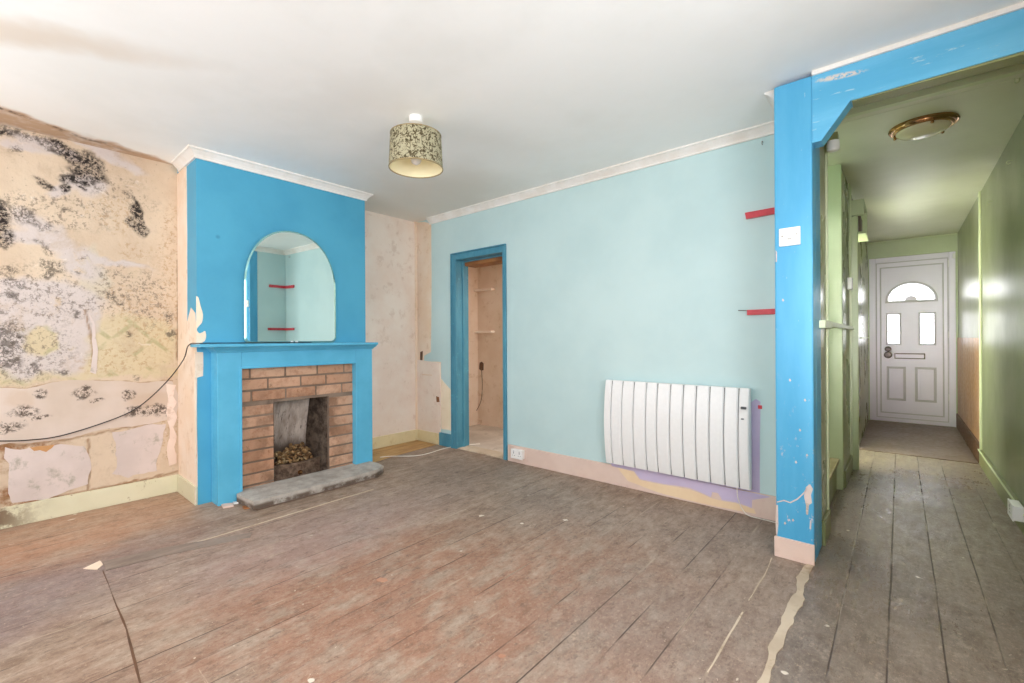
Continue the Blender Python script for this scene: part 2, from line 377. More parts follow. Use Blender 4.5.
# --- floorboards
def boards(name, width, off, colors, gaps=.9, hall=False, rough=.55):
    m = M(name, rough, .35); s = m.sep()
    t = m.mul(m.add(s[0], m.mul(m.ma('SUBTRACT', m.noise(.8, 2), .5), .015)), 1/width); t = m.add(t, off)
    cell = m.ma('FLOOR', t, 0); fr = m.ma('FRACT', t, 0)
    comb = m.N.new('ShaderNodeCombineXYZ'); m.put(comb.inputs[0], m.mul(cell, 7.31)); m.put(comb.inputs[1], s[1]); m.put(comb.inputs[2], m.mul(cell, 3.7))
    per = m.N.new('ShaderNodeTexWhiteNoise'); per.noise_dimensions = '1D'; m.put(per.inputs['W'], cell)
    pr = per.outputs['Value']
    grain = m.noise(9, 7, .75, stretch=(3.2, .9, 1), dist=.3); g2 = m.noise(4.5, 7, .75, stretch=(1.5, .8, 1), seed=3)
    big = m.noise(1.1, 5, .6, seed=1)
    c = m.mix(m.rng(m.add(m.mul(grain, .55), m.mul(g2, .45)), .36, .64), colors[0], colors[1])
    w = m.warp(.5, 2.2, 4)
    if not hall:
        red = m.mul(m.mx(m.blob((-1.15, 1.25, 0), (.75, .9, 5), .2, .6, w), m.blob((-1.9, 1.1, 0), (.7, .7, 5), 0, .6, w), m.blob((-3.3, .1, 0), (.7, .6, 5), 0, .6, w), m.blob((-1.0, .9, 0), (.5, .5, 5), 0, .6, w)), m.rng(g2, .36, .58))
        c = m.mix(m.mul(red, .55), c, (172, 118, 92))
        grey = m.mul(m.mx(m.blob((-2.0, 2.5, 0), (1.4, .45, 5), 0, .6, w), m.blob((-.6, 2.0, 0), (.5, 1.2, 5), 0, .5, w)), m.rng(big, .3, .6))
        c = m.mix(m.mul(grey, .55), c, (140, 128, 120))
        c = m.mix(m.mul(m.blob((-2.75, .0, 0), (.3, .6, 5), .3, .7, w, 'Z'), .7), c, (132, 120, 122))
        c = m.mix(m.mul(m.blob((-2.45, 1.3, 0), (.35, .7, 5), 0, .7, w), .5), c, (172, 154, 150))
        c = m.mix(m.mul(m.blob((-3.6, .45, 0), (.35, .7, 5), 0, .6, w), .5), c, (198, 158, 128))
    else:
        c = m.mix(m.mul(m.rng(big, .42, .62), .5), c, colors[2])
    c = m.mix(m.mul(m.rng(pr, .0, 1.0), .12), c, (84, 70, 60))
    # paint flecks and scrapes
    mot = m.noise(13, 8, .82, seed=11, stretch=(1.2, .9, 1)); c = m.mix(m.mul(m.rng(mot, .52, .64), .40), c, (186, 168, 150)); c = m.mix(m.mul(m.rng(mot, .48, .38), .40), c, (112, 90, 76))
    hf = m.noise(60, 8, .85, seed=13, stretch=(1.3, .8, 1)); c = m.mix(m.mul(m.rng(hf, .54, .64), .5), c, (204, 184, 164)); c = m.mix(m.mul(m.rng(hf, .46, .38), .5), c, (92, 72, 62))
    scr = m.noise(16, 5, .7, seed=15, stretch=(.5, 5, 1), dist=.6); c = m.mix(m.mul(m.rng(scr, .66, .70), .45), c, (206, 184, 160))
    c = m.mix(m.mul(m.rng(m.voro(23, m.warp(.08, 30)), .10, .06), m.rng(m.noise(5, 4, seed=17), .52, .60)), c, (208, 188, 168))
    c = m.mix(m.mul(m.rng(m.noise(24, 6, .8, seed=6, stretch=(1.4, .8, 1)), .60, .68), .55), c, (196, 172, 150))
    c = m.mix(m.mul(m.rng(m.noise(17, 6, .75, seed=9, stretch=(1.6, .7, 1)), .56, .68), .5), c, (92, 76, 66))
    c = m.mix(m.mul(m.rng(m.voro(5.5, m.warp(.1, 9)), .075, .05), m.rng(m.noise(2.6, 3, seed=4), .50, .58)), c, (224, 212, 196))
    c = m.mix(m.mul(m.rng(m.voro(11, m.warp(.05, 20)), .06, .04), m.rng(m.noise(3.3, 3, seed=7), .48, .58)), c, (206, 192, 172))
    d = m.ma('ABSOLUTE', m.ma('SUBTRACT', fr, .5)); gap = m.rng(d, .474, .494)
    broken = m.rng(m.noise(2.5, 4, .6, stretch=(3, .8, 1), seed=5), *((.34, .52) if hall else (.46, .62)))
    c = m.mix(m.mul(m.mul(gap, broken), gaps), c, (52, 40, 34))
    dusty = m.mul(m.rng(d, .462, .48), m.rng(m.noise(1.9, 4, .6, stretch=(3, 1, 1), seed=8), .54, .64))
    c = m.mix(m.mul(dusty, .5), c, (190, 172, 150))
    m.color(c)
    m.rough(m.rng(m.add(m.mul(grain, .5), m.mul(big, .5)), .35, .65, rough-.14, rough+.16))
    m.bump(m.add(m.mul(m.mul(gap, broken), -1.6), m.add(m.mul(grain, .5), m.mul(m.noise(14, 5), .3))), .4, .006)
    return m
MAT_FLOOR = boards('worn_floorboards', .147, .24, ((176, 155, 137), (134, 112, 95)), .8).m
MAT_HFLOOR = boards('hall_floorboards', .147, .24, ((146, 132, 120), (108, 94, 84), (158, 144, 130)), .75, True, .34).m
MAT_RAWWOOD = painted('raw_yellow_board', (206, 166, 112), (176, 132, 84), .6, 4, .2, stretch=(4, .7, 1))
MAT_MAT = painted('brown_hardboard', (122, 104, 92), (100, 82, 70), .42, 3, .15)
MAT_PLANK = painted('grey_plank', (150, 134, 122), (124, 108, 98), .6, 5, .2, stretch=(5, .6, 1))
MAT_FILLER = plaster('floor_filler', (212, 196, 174), (190, 172, 150), (150, 130, 106), 3, .6)

# --- fireplace
m = M('tan_brick', .85, .2); r = m.island(); n = m.noise(22, 5, .7); g = m.noise(7, 5, .6)
c = m.mix(r, (204, 166, 140), (182, 138, 110)); c = m.mix(m.mul(m.rng(n, .45, .7), .5), c, (158, 108, 80))
sx = m.sep(m.warp(.12, 9, 4))
dy = m.ma('ABSOLUTE', m.ma('SUBTRACT', sx[1], 1.55))
near = m.mul(m.rng(dy, .42, .22), m.rng(sx[2], .86, .60))
c = m.mix(m.mul(m.mul(near, m.rng(g, .38, .62)), .75), c, (112, 84, 66))
c = m.mix(m.mul(m.rng(m.noise(14, 5, .75, seed=4), .58, .68), .5), c, (120, 88, 64))
m.color(c); m.bump(m.add(n, g), .5, .006); MAT_BRICK = m.m
MAT_MORTAR = plaster('grey_mortar', (142, 124, 110), (122, 104, 90), (92, 78, 68), 2, .6)
m = M('sooty_render', .9, .1); w = m.warp(.15, 9, 4); s_ = m.sep(w)
n = m.noise(9, 6, .7, stretch=(1, 2, .6))
c = m.mix(m.rng(n, .3, .7), (218, 206, 196), (166, 150, 138))
c = m.mix(m.mul(m.rng(s_[2], .36, .20), .85), c, (86, 66, 52))
c = m.mix(m.rng(m.noise(16, 6, .75, seed=2, stretch=(1, 2.5, .7)), .56, .70), c, (70, 58, 50))
m.color(c); m.bump(n, .6, .012); MAT_SOOT = m.m
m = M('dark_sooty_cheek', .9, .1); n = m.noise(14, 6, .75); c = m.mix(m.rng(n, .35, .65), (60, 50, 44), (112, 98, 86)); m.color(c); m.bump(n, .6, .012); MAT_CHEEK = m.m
m = M('rusty_cast_iron', .75, .3, .2); n = m.noise(28, 6, .75); c = m.mix(m.rng(n, .35, .65), (84, 66, 54), (140, 116, 98)); m.color(c); m.bump(n, .5, .006); MAT_IRON = m.m
m = M('ash_and_rubble', .95, .1); n = m.island(); c = m.mix(n, (168, 132, 90), (84, 62, 46)); c = m.mix(m.rng(m.noise(40, 5), .5, .7), c, (196, 170, 130)); m.color(c); MAT_ASH = m.m
m = M('grey_concrete_slab', .8, .25); n = m.noise(12, 6, .7); c = m.mix(m.rng(n, .35, .65), (192, 186, 178), (164, 156, 148))
c = m.mix(m.mul(m.rng(m.sep()[2], .052, .03), m.rng(m.noise(10, 6, .7, seed=3), .34, .56)), c, (104, 90, 80)); c = m.mix(m.mul(m.rng(m.noise(30, 5, .8, seed=2), .6, .68), .5), c, (100, 90, 84))
m.color(c); m.bump(m.add(n, m.mul(m.noise(50, 4), .6)), .5, .006); MAT_SLAB = m.m

m = M('mirror_silver', .015, .5, 1); n = m.noise(3, 2); m.color(m.mix(n, (232, 244, 240), (228, 240, 236))); MAT_MIRROR = m.m
MAT_GLASSEDGE = plain('bevelled_glass_edge', (150, 206, 206), .08, .6)
MAT_CLIP = plain('clear_mirror_clip', (224, 230, 232), .15)

# --- lamp, radiator, small fittings
m = M('damask_shade_fabric', .8, .15); vv = m.voro(38, m.warp(.03, 40), 'F1')
n = m.noise(48, 3, .6, dist=1.4)
c = m.mix(m.rng(n, .50, .56), (172, 166, 138), (84, 74, 52)); c = m.mix(m.mul(m.rng(m.noise(80, 2, seed=3), .58, .64), .7), c, (64, 56, 34))
m.color(c); m.bump(n, .3, .002); MAT_SHADE = m.m
m = M('cream_shade_lining', .7, .2); n = m.noise(8, 2); m.color(m.mix(n, (250, 240, 206), (244, 232, 192))); MAT_LINING = m.m
MAT_RIM = plain('gold_shade_rim', (160, 142, 104), .4, .3)
MAT_PLASTIC = plain('white_plastic', (246, 245, 243), .3)
MAT_BULB = plain('frosted_bulb', (226, 222, 218), .2)
MAT_RADI = plain('white_enamel', (242, 243, 243), .3)
MAT_RADGAP = plain('grey_core', (120, 124, 126), .5)
MAT_DISPLAY = plain('grey_display', (92, 96, 100), .2)
MAT_BRASS = plain('antique_brass', (176, 134, 92), .22, 1)
m = M('opal_glass', .22, .5); n = m.noise(3, 2); m.color(m.mix(n, (216, 206, 176), (208, 198, 166))); MAT_OPAL = m.m
MAT_RED = painted('red_gloss', (214, 72, 84), (196, 58, 70), .35, 12, .2)
MAT_DARK = plain('black_cable', (44, 40, 38), .5)
MAT_WCABLE = plain('white_cable', (238, 232, 222), .45)
MAT_SCREW = plain('steel_screw', (150, 148, 142), .3, 1)
MAT_UPVC = painted('white_upvc', (242, 238, 250), (236, 232, 244), .35, 2, .04)
MAT_GREYMOULD = plain('grey_moulding_line', (210, 207, 211), .4)
MAT_BLACKMETAL = plain('dark_bronze_metal', (70, 60, 56), .3, .7)
MAT_PLYWOOD = painted('brown_plywood', (184, 142, 106), (160, 118, 84), .4, 3, .12, stretch=(1, 3, .7))
MAT_DARKWOOD = painted('dark_brown_wood', (106, 74, 54), (84, 58, 42), .5, 4, .2)
MAT_RUSTWOOD = painted('orange_brown_lintel', (164, 110, 64), (134, 84, 46), .6, 5, .2)
MAT_TREAD = painted('bare_stair_tread', (184, 170, 130), (150, 136, 96), .5, 6, .2)
MAT_STEP = painted('worn_door_sill', (150, 116, 92), (120, 90, 70), .6, 6, .2)
MAT_OUT = plain('exterior_render', (200, 198, 192), .8)

def emit(name, c, s):
    m = bpy.data.materials.new(name); m.use_nodes = True; t = m.node_tree; t.nodes.clear()
    e = t.nodes.new('ShaderNodeEmission'); o = t.nodes.new('ShaderNodeOutputMaterial'); e.inputs[0].default_value = lin(c); e.inputs[1].default_value = s
    t.links.new(e.outputs[0], o.inputs[0]); return m
MAT_DAYGLASS = emit('daylit_obscured_glass', (250, 250, 252), 9.0)
m = bpy.data.materials.new('clear_window_glass'); m.use_nodes = True; t = m.node_tree; t.nodes.clear()
tr = t.nodes.new('ShaderNodeBsdfTransparent'); gl = t.nodes.new('ShaderNodeBsdfGlossy'); mi = t.nodes.new('ShaderNodeMixShader'); o_ = t.nodes.new('ShaderNodeOutputMaterial')
gl.inputs['Roughness'].default_value = .02; mi.inputs[0].default_value = .06
t.links.new(tr.outputs[0], mi.inputs[1]); t.links.new(gl.outputs[0], mi.inputs[2]); t.links.new(mi.outputs[0], o_.inputs[0]); MAT_GLASS = m

# ================================================================ ROOM SHELL
floor = struct('floor', B((XA-.1, XP1-.025, YR-.1, 2.56, -.12, 0), (XA-.25, XP0, 2.56, 4.15, -.12, 0)), MAT_FLOOR)
struct('floor_hallway', B((XP0, XR+.1, 2.56, YD+.15, -.12, 0), (XP1-.025, XR+.1, YR-.1, 2.56, -.12, 0), (-1.35, XP0, 3.13, 4.0, -.12, -.0), (-1.55, XP0, 4.58, 5.6, -.12, 0)), MAT_HFLOOR)
ceil = struct('ceiling', B((XA-.1, XR+.1, YR-.1, 2.64, ZC, ZC+.1), (XA-.1, XP1-.01, 2.64, 3.13, ZC, ZC+.1)), MAT_CEIL)
struct('floor_closet', B((XA-.1, -1.35, YT+.155, 4.05, 0, .004)), plaster('dusty_closet_floor', (206, 194, 182), (184, 170, 158), (150, 134, 122), 5, .6))
struct('ceiling_hallway', B((XP1-.01, XR+.1, 2.635, 3.13, ZH, ZH+.13), (-1.35, XR+.1, 3.13, 3.187, ZH, ZH+.13), (-1.35, XR+.1, 3.191, YD+.15, ZH, ZH+.13), (XP1-.01, XR+.1, 3.18, 3.2, ZH+.004, ZH+.13)), MAT_GREENCEIL)
struct('ceiling_closet', B((XA-.25, -1.35, 3.13, 4.15, 2.1, 2.2)), MAT_CLOSET)

from mathutils import noise as mnoise
def blobs(lst):
    out = []
    for b in lst:
        u, v, ry, rz = b[:4]; rot = b[4] if len(b) > 4 else 0; soft = b[5] if len(b) > 5 else .35
        y_, z_ = onX(u, v, XA); out.append((y_, z_, ry, rz, math.cos(rot), math.sin(rot), soft))
    return out
def bval(bl_, y_, z_):
    r_ = 0
    for cy_, cz_, ry, rz, co_, si_, soft in bl_:
        dy, dz = y_-cy_, z_-cz_
        if abs(dy) > (ry+rz)*1.5 or abs(dz) > (ry+rz)*1.5: continue
        q = math.hypot((dy*co_+dz*si_)/ry, (-dy*si_+dz*co_)/rz)
        t = max(0, min(1, (1+soft-q)/(2*soft))); r_ = max(r_, t*t*(3-2*t))
    return r_
def segs(lines, w_):
    out = []
    for ln in lines:
        p = [onX(u, v, XA) for u, v in ln]; out += [(a, b, w_) for a, b in zip(p, p[1:])]
    return out
def sval(sg, y_, z_):
    r_ = 0
    for (ay, az_), (by, bz), w_ in sg:
        dy, dz = by-ay, bz-az_; t = max(0, min(1, ((y_-ay)*dy+(z_-az_)*dz)/(dy*dy+dz*dz)))
        q = math.hypot(y_-ay-t*dy, z_-az_-t*dz); r_ = max(r_, max(0, 1-q/w_))
    return r_
PLASTER = blobs([(48,235,.17,.07,-.7), (78,262,.13,.09,-.9), (30,302,.32,.15,0,.15), (72,318,.12,.15,0,.15), (85,185,.10,.07), (60,192,.05,.04), (20,145,.1,.03), (60,350,.14,.16,0,.2), (12,330,.14,.22,0,.2), (45,146,.16,.025,-.25), (118,160,.16,.03,-.25), (90,145,.2,.03,-.25), (118,265,.16,.02,0), (35,240,.1,.05), (25,365,.1,.08)])
CREAMB = blobs([(32,262,.13,.035,.05,.2), (8,263,.12,.04,0,.2), (40,340,.06,.08,0,.2)])
HEAVY = blobs([(72,158,.10,.035,-.35), (85,172,.09,.045,-.2), (75,180,.08,.04,.1), (92,162,.06,.05), (60,148,.07,.02,-.3), (45,182,.06,.018,-.5), (141,212,.030,.06,.1), (142,228,.040,.05,0), (146,218,.018,.05), (136,200,.05,.012,-.8), (134,222,.02,.03),
  (0,222,.05,.11), (8,236,.035,.05), (3,119,.10,.018,-.25), (30,125,.14,.012,-.32), (2,132,.06,.02), (67,190,.014,.03), (79,190,.02,.01)])
MED = blobs([(18,215,.10,.03,-.5), (28,213,.03,.02), (4,243,.05,.03), (48,226,.022,.018), (42,228,.015,.015), (40,243,.025,.016), (47,251,.022,.04), (42,264,.02,.02), (50,266,.06,.02,.3), (54,270,.04,.03), (47,276,.03,.015), (83,260,.016,.016), (77,272,.012,.012), (69,210,.012,.01), (64,210,.01,.01), (9,269,.05,.018), (16,284,.03,.03), (13,295,.02,.02), (6,281,.02,.02), (26,243,.012,.012),
  (8,343,.07,.09), (2,338,.05,.08), (14,330,.04,.04), (35,368,.03,.04), (39,372,.02,.03), (63,373,.045,.015), (75,312,.02,.025), (75,316,.01,.02), (112,297,.03,.05), (117,305,.03,.015), (129,335,.02,.02), (4,360,.08,.05), (22,350,.03,.03),
  (3,345,.04,.10), (125,192,.02,.02), (170,320,.03,.05), (172,335,.03,.03), (135,378,.02,.015), (15,148,.03,.03), (35,140,.15,.02,-.3)])
LIGHT = blobs([(25,295,.36,.17), (110,302,.16,.10), (72,205,.2,.05), (15,350,.25,.2), (110,190,.25,.07,-.2), (50,470,.12,.05), (130,445,.10,.10), (50,145,.45,.035,-.3), (115,285,.12,.12), (75,300,.12,.12), (40,210,.3,.10), (150,300,.10,.2)])
FRECK = blobs([(150,320,.20,.20), (172,280,.08,.55), (125,300,.12,.12), (115,215,.14,.12), (170,420,.05,.30), (120,360,.2,.1), (135,250,.1,.06)])
YELLOW = blobs([(132,345,.27,.20,0,.15), (115,365,.15,.08), (40,345,.14,.14), (3,375,.2,.06), (50,376,.4,.03), (130,372,.3,.04)])
BROWN = blobs([(5,498,.10,.08), (12,520,.4,.07), (60,500,.25,.02,.03), (2,505,.2,.10), (160,479,.3,.012), (30,447,.12,.02), (6,455,.06,.10), ])
GREY = blobs([(93,262,.035,.10), (94,284,.06,.12), (100,280,.05,.06)])
TEAR = segs([[(-40,388),(25,389),(50,384),(95,381),(140,383),(172,381)], [(-40,447),(30,444),(70,439),(112,430),(150,424)], [(84,310),(90,330),(92,350),(93,372)], [(88,440),(88,468),(88,490)], [(-30,498),(20,499),(60,496),(100,488),(140,480),(178,471)], [(177,260),(178,300),(177,360)], [(0,120),(30,127),(60,138)]], .010)
def mould_wall():
    bm = bmesh.new(); g = .0085; y0, y1 = YR-.02, CY0+.005
    ny, nz = int((y1-y0)/g), int(ZC/g); la, lb_, lc = (bm.verts.layers.float_color.new(k) for k in ('stain_a', 'stain_b', 'stain_c'))
    grid = []
    for i in range(ny+1):
        col = []
        for k in range(nz+1):
            y_, z_ = y0+(y1-y0)*i/ny, ZC*k/nz
            vis = y_ > -.45
            v_ = bm.verts.new((XA, y_, z_))
            if vis:
                nv = mnoise.noise_vector((y_*5, z_*5, 1)); n2 = mnoise.noise_vector((y_*17, z_*17, 4)); n3 = mnoise.noise_vector((y_*45, z_*45, 9))
                yw, zw = y_+.035*nv.x+.022*n2.x+.010*n3.x, z_+.035*nv.y+.022*n2.y+.010*n3.y
                ys, zs = y_+.008*n2.x+.006*n3.x, z_+.008*n2.y+.006*n3.y
                pl_ = bval(PLASTER, yw, zw)*(1-bval(CREAMB, yw, zw))
                v_[la] = (pl_, bval(HEAVY, yw, zw), sval(TEAR, ys, zs), 1)
                v_[lb_] = (bval(MED, ys+.6*(yw-y_), zs+.6*(zw-z_)), bval(LIGHT, yw, zw), bval(FRECK, yw, zw), 1)
                v_[lc] = (bval(YELLOW, yw, zw), bval(BROWN, yw, zw), bval(GREY, yw, zw), 1)
            col.append(v_)
        grid.append(col)
    for a, b in zip(grid, grid[1:]):
        for k in range(nz): bm.faces.new((a[k], b[k], b[k+1], a[k+1]))
    A_, B_, C_, D_ = grid[0][0], grid[-1][0], grid[-1][-1], grid[0][-1]
    E_ = [bm.verts.new((XA-.1, q.co.y, q.co.z)) for q in (A_, B_, C_, D_)]
    bm.faces.new(E_)
    return bm
wl = struct('wall_left', mould_wall(), MAT_MOULD)
wa = struct('wall_alcove', B((XA-.1, XA, 2.05, YT+.1, 0, ZC)), MAT_PINKWALL)
# chimney breast with the fire opening left out
OY0, OY1, OZ = 1.35, 1.765, .635
wc = struct('wall_chimney_breast', B((XA, XC, CY0, OY0, 0, ZC), (XA, XC, OY1, CY1, 0, ZC), (XA, XC, OY0, OY1, OZ, ZC)), MAT_BLUE)
# turquoise wall with the cupboard doorway
DX0, DX1, DZ = -3.31, -2.695, 1.855
wt = struct('wall_back', B((XA-.1, DX0-.02, YT, YT+.1, 0, ZC), (DX1+.02, XP0+.14, YT, YT+.1, 0, ZC), (DX0-.02, DX1+.02, YT, YT+.1, DZ+.02, ZC)), MAT_TEAL)
struct('wall_partition', B((XP0, XP1-.02, YP+.10, YT, 0, ZC)), MAT_TEAL)
struct('wall_hallway_left', B((XP1-.02, XP1, YP+.27, 3.06, 0, ZC), (-.40, XP1, 4.0, 4.68, 0, ZH), (-.40, XP1, 5.50, YD, 0, ZH), (-.40, XP1, 4.68, 5.50, 1.96, ZH), (-1.45, -.40, 4.58, 4.68, 0, 2.1), (-1.45, -.40, 5.50, 5.60, 0, 2.1), (-1.55, -1.45, 4.58, 5.60, 0, 2.1), (-1.45, -.40, 4.58, 5.60, 2.1, 2.15), (-1.35, -1.25, 3.13, 4.0, 0, ZH), (-1.25, -.40, 4.0, 4.1, 0, ZH)), MAT_GREENWALL)  # side-room opening and its walls are added to let fill light in
W3, W3Z0, W3Z1 = (-.75, 1.45), .85, 2.1
struct('wall_right', B((XR, XR+.1, YR-.1, W3[0], 0, ZC), (XR, XR+.1, W3[1], 2.55, 0, ZC), (XR, XR+.1, W3[0], W3[1], 0, W3Z0), (XR, XR+.1, W3[0], W3[1], W3Z1, ZC)), MAT_CREAM)
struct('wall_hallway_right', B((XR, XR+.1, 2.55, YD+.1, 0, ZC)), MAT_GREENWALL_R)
struct('wall_hallway_end', B((-.41, XR+.1, YD, YD+.12, 2.09, ZH), (-.41, -.30, YD, YD+.12, 0, 2.09), (.505, XR+.1, YD, YD+.12, 0, 2.09)), MAT_GREENLIGHT)
# cupboard room beyond the doorway
struct('wall_closet', B((XA-.25, -1.35, 4.05, 4.15, 0, 2.1), (XA-.25, XA-.1, 3.13, 4.05, 0, 2.1), (-1.45, -1.35, 3.13, 4.05, 0, 2.1)), MAT_CLOSET)
# wall behind the camera; its two windows are added to light the room
W1, W2, WZ0, WZ1 = (-1.25, .25), (-3.35, -1.95), .75, 2.10
struct('wall_front', B((XA, XR, YR-.1, YR, 0, WZ0), (XA, XR, YR-.1, YR, WZ1, ZC), (XA, W2[0], YR-.1, YR, WZ0, WZ1), (W2[1], W1[0], YR-.1, YR, WZ0, WZ1), (W1[1], XR, YR-.1, YR, WZ0, WZ1)), MAT_CREAM)
for i, (a, b) in enumerate((W1, W2)):
    wn = empty(f'added_window_{i+1}', ((a+b)/2, YR-.05, WZ0)); wn['kind'] = 'structure'
    f = .05; mid = (a+b)/2
    obj('added_window_frame', B((a, a+f, YR-.08, YR-.02, WZ0, WZ1), (b-f, b, YR-.08, YR-.02, WZ0, WZ1), (a+f, b-f, YR-.08, YR-.02, WZ0, WZ0+f), (a+f, b-f, YR-.08, YR-.02, WZ1-f, WZ1), (mid-.025, mid+.025, YR-.08, YR-.02, WZ0+f, WZ1-f)), MAT_WHITE, wn)
    obj('pane', B((a+f, mid-.025, YR-.053, YR-.047, WZ0+f, WZ1-f)), MAT_GLASS, wn)
    obj('pane', B((mid+.025, b-f, YR-.053, YR-.047, WZ0+f, WZ1-f)), MAT_GLASS, wn)
    obj('added_window_sill', B((a-.04, b+.04, YR-.02, YR+.10, WZ0-.03, WZ0), bev=.006), MAT_WHITE, wn)

a, b = W3; f = .05; mid = (a+b)/2
wn = empty('added_window_3', (XR+.05, mid, W3Z0)); wn['kind'] = 'structure'  # unseen window added in the right wall to light chimney and alcoves
obj('added_window_frame', B((XR+.02, XR+.08, a, a+f, W3Z0, W3Z1), (XR+.02, XR+.08, b-f, b, W3Z0, W3Z1), (XR+.02, XR+.08, a+f, b-f, W3Z0, W3Z0+f), (XR+.02, XR+.08, a+f, b-f, W3Z1-f, W3Z1), (XR+.02, XR+.08, mid-.025, mid+.025, W3Z0+f, W3Z1-f)), MAT_WHITE, wn)
for p0, p1 in ((a+f, mid-.025), (mid+.025, b-f)): obj('pane', B((XR+.047, XR+.053, p0, p1, W3Z0+f, W3Z1-f)), MAT_GLASS, wn)

# --- coving
cov = [(0, ZC), (.052, ZC), (.052, ZC-.010), (.040, ZC-.016), (.020, ZC-.036), (.012, ZC-.048), (.012, ZC-.060), (0, ZC-.060)]
bm = bmesh.new(); sweep(bm, cov, [(-3.72, YT), (XP0, YT), (XP0, YP+.06)]); struct('trim_1', bm, MAT_COVE)
bm = bmesh.new(); sweep(bm, cov, [(XA+.03, CY1), (XC, CY1), (XC, CY0), (XA+.06, CY0)][::-1])
struct('trim_2', bm, MAT_COVE)

# --- skirtings
struct('baseboard_left', B((XA, XA+.018, YR, CY0, 0, .122), bev=.003), MAT_SKIRT)
struct('baseboard_chimney_side', B((XA+.018, XC-.002, CY0-.016, CY0, 0, .122), bev=.003), MAT_SKIRT)
struct('baseboard_alcove', B((XA, XA+.018, CY1, YT-.018, 0.0, .115), bev=.003), MAT_YSKIRT)
struct('baseboard_alcove_end', B((XA, -3.575, YT-.018, YT, 0, .115), bev=.003), MAT_YSKIRT)
bb = struct('baseboard_back', B((-2.64, XP0-.002, YT-.018, YT, 0, .145), bev=.004), MAT_PINKSKIRT)
struct('baseboard_doorway', B((-3.57, -3.362, YT-.02, YT, 0, .13), bev=.004), MAT_ARCH)
struct('baseboard_hallway_right', B((XR-.02, XR, YP, 5.46, 0, .108), (XR-.024, XR, YP, 5.46, .108, .124), bev=.003), [MAT_GREENTRIM])
struct('baseboard_hallway_left', B((XP1, XP1+.016, YP+.27, 3.06, 0, .125), (XP1, XP1+.016, 4.0, 4.6, 0, .12), bev=.003), MAT_GREENTRIM)
bead = bmesh.new(); tube(bead, [(XR-.024, YP+.02, .124), (XR-.024, 5.46, .124)], .006, 6, 1); struct('trim_8', bead, MAT_BEAD)

# --- post and beam
post = struct('trim_3', B((XP0, XP1, YP, YP+.10, 0, 2.318), bev=.008, seg=2), MAT_POST)
obj('side_board', B((XP1-.02, XP1, YP+.10, YP+.27, 0, 2.298), bev=.003), MAT_POST, post)
obj('post_plinth', B((XP0-.006, XP1+.002, YP-.012, YP, 0, .098), bev=.002), MAT_PINKSKIRT, post)
# flaked paint on the post
def flake(pts, amp=.003, it=2): patch('paint_flake', [onY(u, v, YP) for u, v in pts], 'Y', YP-.0004, -.0006, MAT_PAPER2, post, amp, it)
flake([(777,501.5),(784,499.8),(790,502),(797,498.5),(804,492),(806,488),(806.8,488.6),(805,493),(797.5,499.8),(790.4,503.2),(784,501),(777,502.6)], .001, 1)
flake([(806,487),(810,484),(813,489),(811,495),(812,503),(809,505),(808,515),(806,514),(806,505),(804,496)], .001, 1)
flake([(776,505),(778,505),(778.5,524),(777,536),(776,533)])
flake([(775.6,250),(777,252),(777,262),(775.6,262)])
flake([(810,520),(811.5,521),(811,530),(809.5,528)])
for (u, v) in ((785,523),(793,520),(800,430),(807,455),(796,462),(790,380),(805,400),(783,300)):
    flake([(u-1.2,v),(u,v-1.5),(u+1.3,v+.5),(u,v+1.6)], .001, 1)
beam = bmesh.new()
slab(beam, [(XP1, 2.0), (-.276, 2.0), (-.166, 2.150), (XR, 2.158), (XR, 2.318), (XP1, 2.318)], 'Y', YP+.005, .085)
struct('trim_4', beam, MAT_BEAM)
struct('trim_5', B((XP1, XR, YP-.008, YP+.006, 2.314, ZC), bev=.002), MAT_COVE)                 # white fillet above the beam
struct('trim_6', B((-.16, XR-.002, YP+.012, YP+.088, 2.1455, 2.156)), MAT_GREENTRIM)             # painted underside of the beam
struct('trim_7', B((XP1+.002, XR-.002, 3.02, 3.06, ZH-.032, ZH), bev=.003), MAT_BEAD)            # ceiling batten

# --- doorway to the cupboard: lining + architrave
dw = empty('door_2', (-3.0, YT, 0)); dw['kind'] = 'structure'
arch = bmesh.new()
AW = .058
for bx in ((DX0-AW, DX0, YT-.018, YT, 0, DZ+AW), (DX1, DX1+.038, YT-.018, YT, 0, DZ+AW), (DX0, DX1, YT-.018, YT, DZ, DZ+AW)): box(arch, *bx, bev=.004)
obj('architrave', arch, MAT_ARCH, dw)
obj('architrave_bead', B((DX0-AW-.012, DX0-AW, YT-.026, YT, 0, DZ+AW+.012), (DX0-AW, DX1+.038, YT-.026, YT, DZ+AW, DZ+AW+.012), bev=.003), MAT_ARCH, dw)
obj('door_lining', B((DX0-.02, DX0, YT, YT+.155, 0, DZ+.02), (DX1, DX1+.02, YT, YT+.155, 0, DZ+.02), (DX0, DX1, YT, YT+.06, DZ, DZ+.02)), MAT_ARCH, dw)
obj('door_stop', B((DX0, DX0+.012, YT+.07, YT+.10, 0, DZ), (DX0+.012, DX1, YT+.07, YT+.10, DZ-.012, DZ), bev=.002), MAT_ARCH, dw)
obj('wooden_lintel', B((DX0, DX1, YT+.10, YT+.26, DZ-.045, DZ+.03)), MAT_RUSTWOOD, dw)
obj('threshold', B((DX0, DX1, YT, YT+.155, 0, .006)), MAT_FILLER, dw)

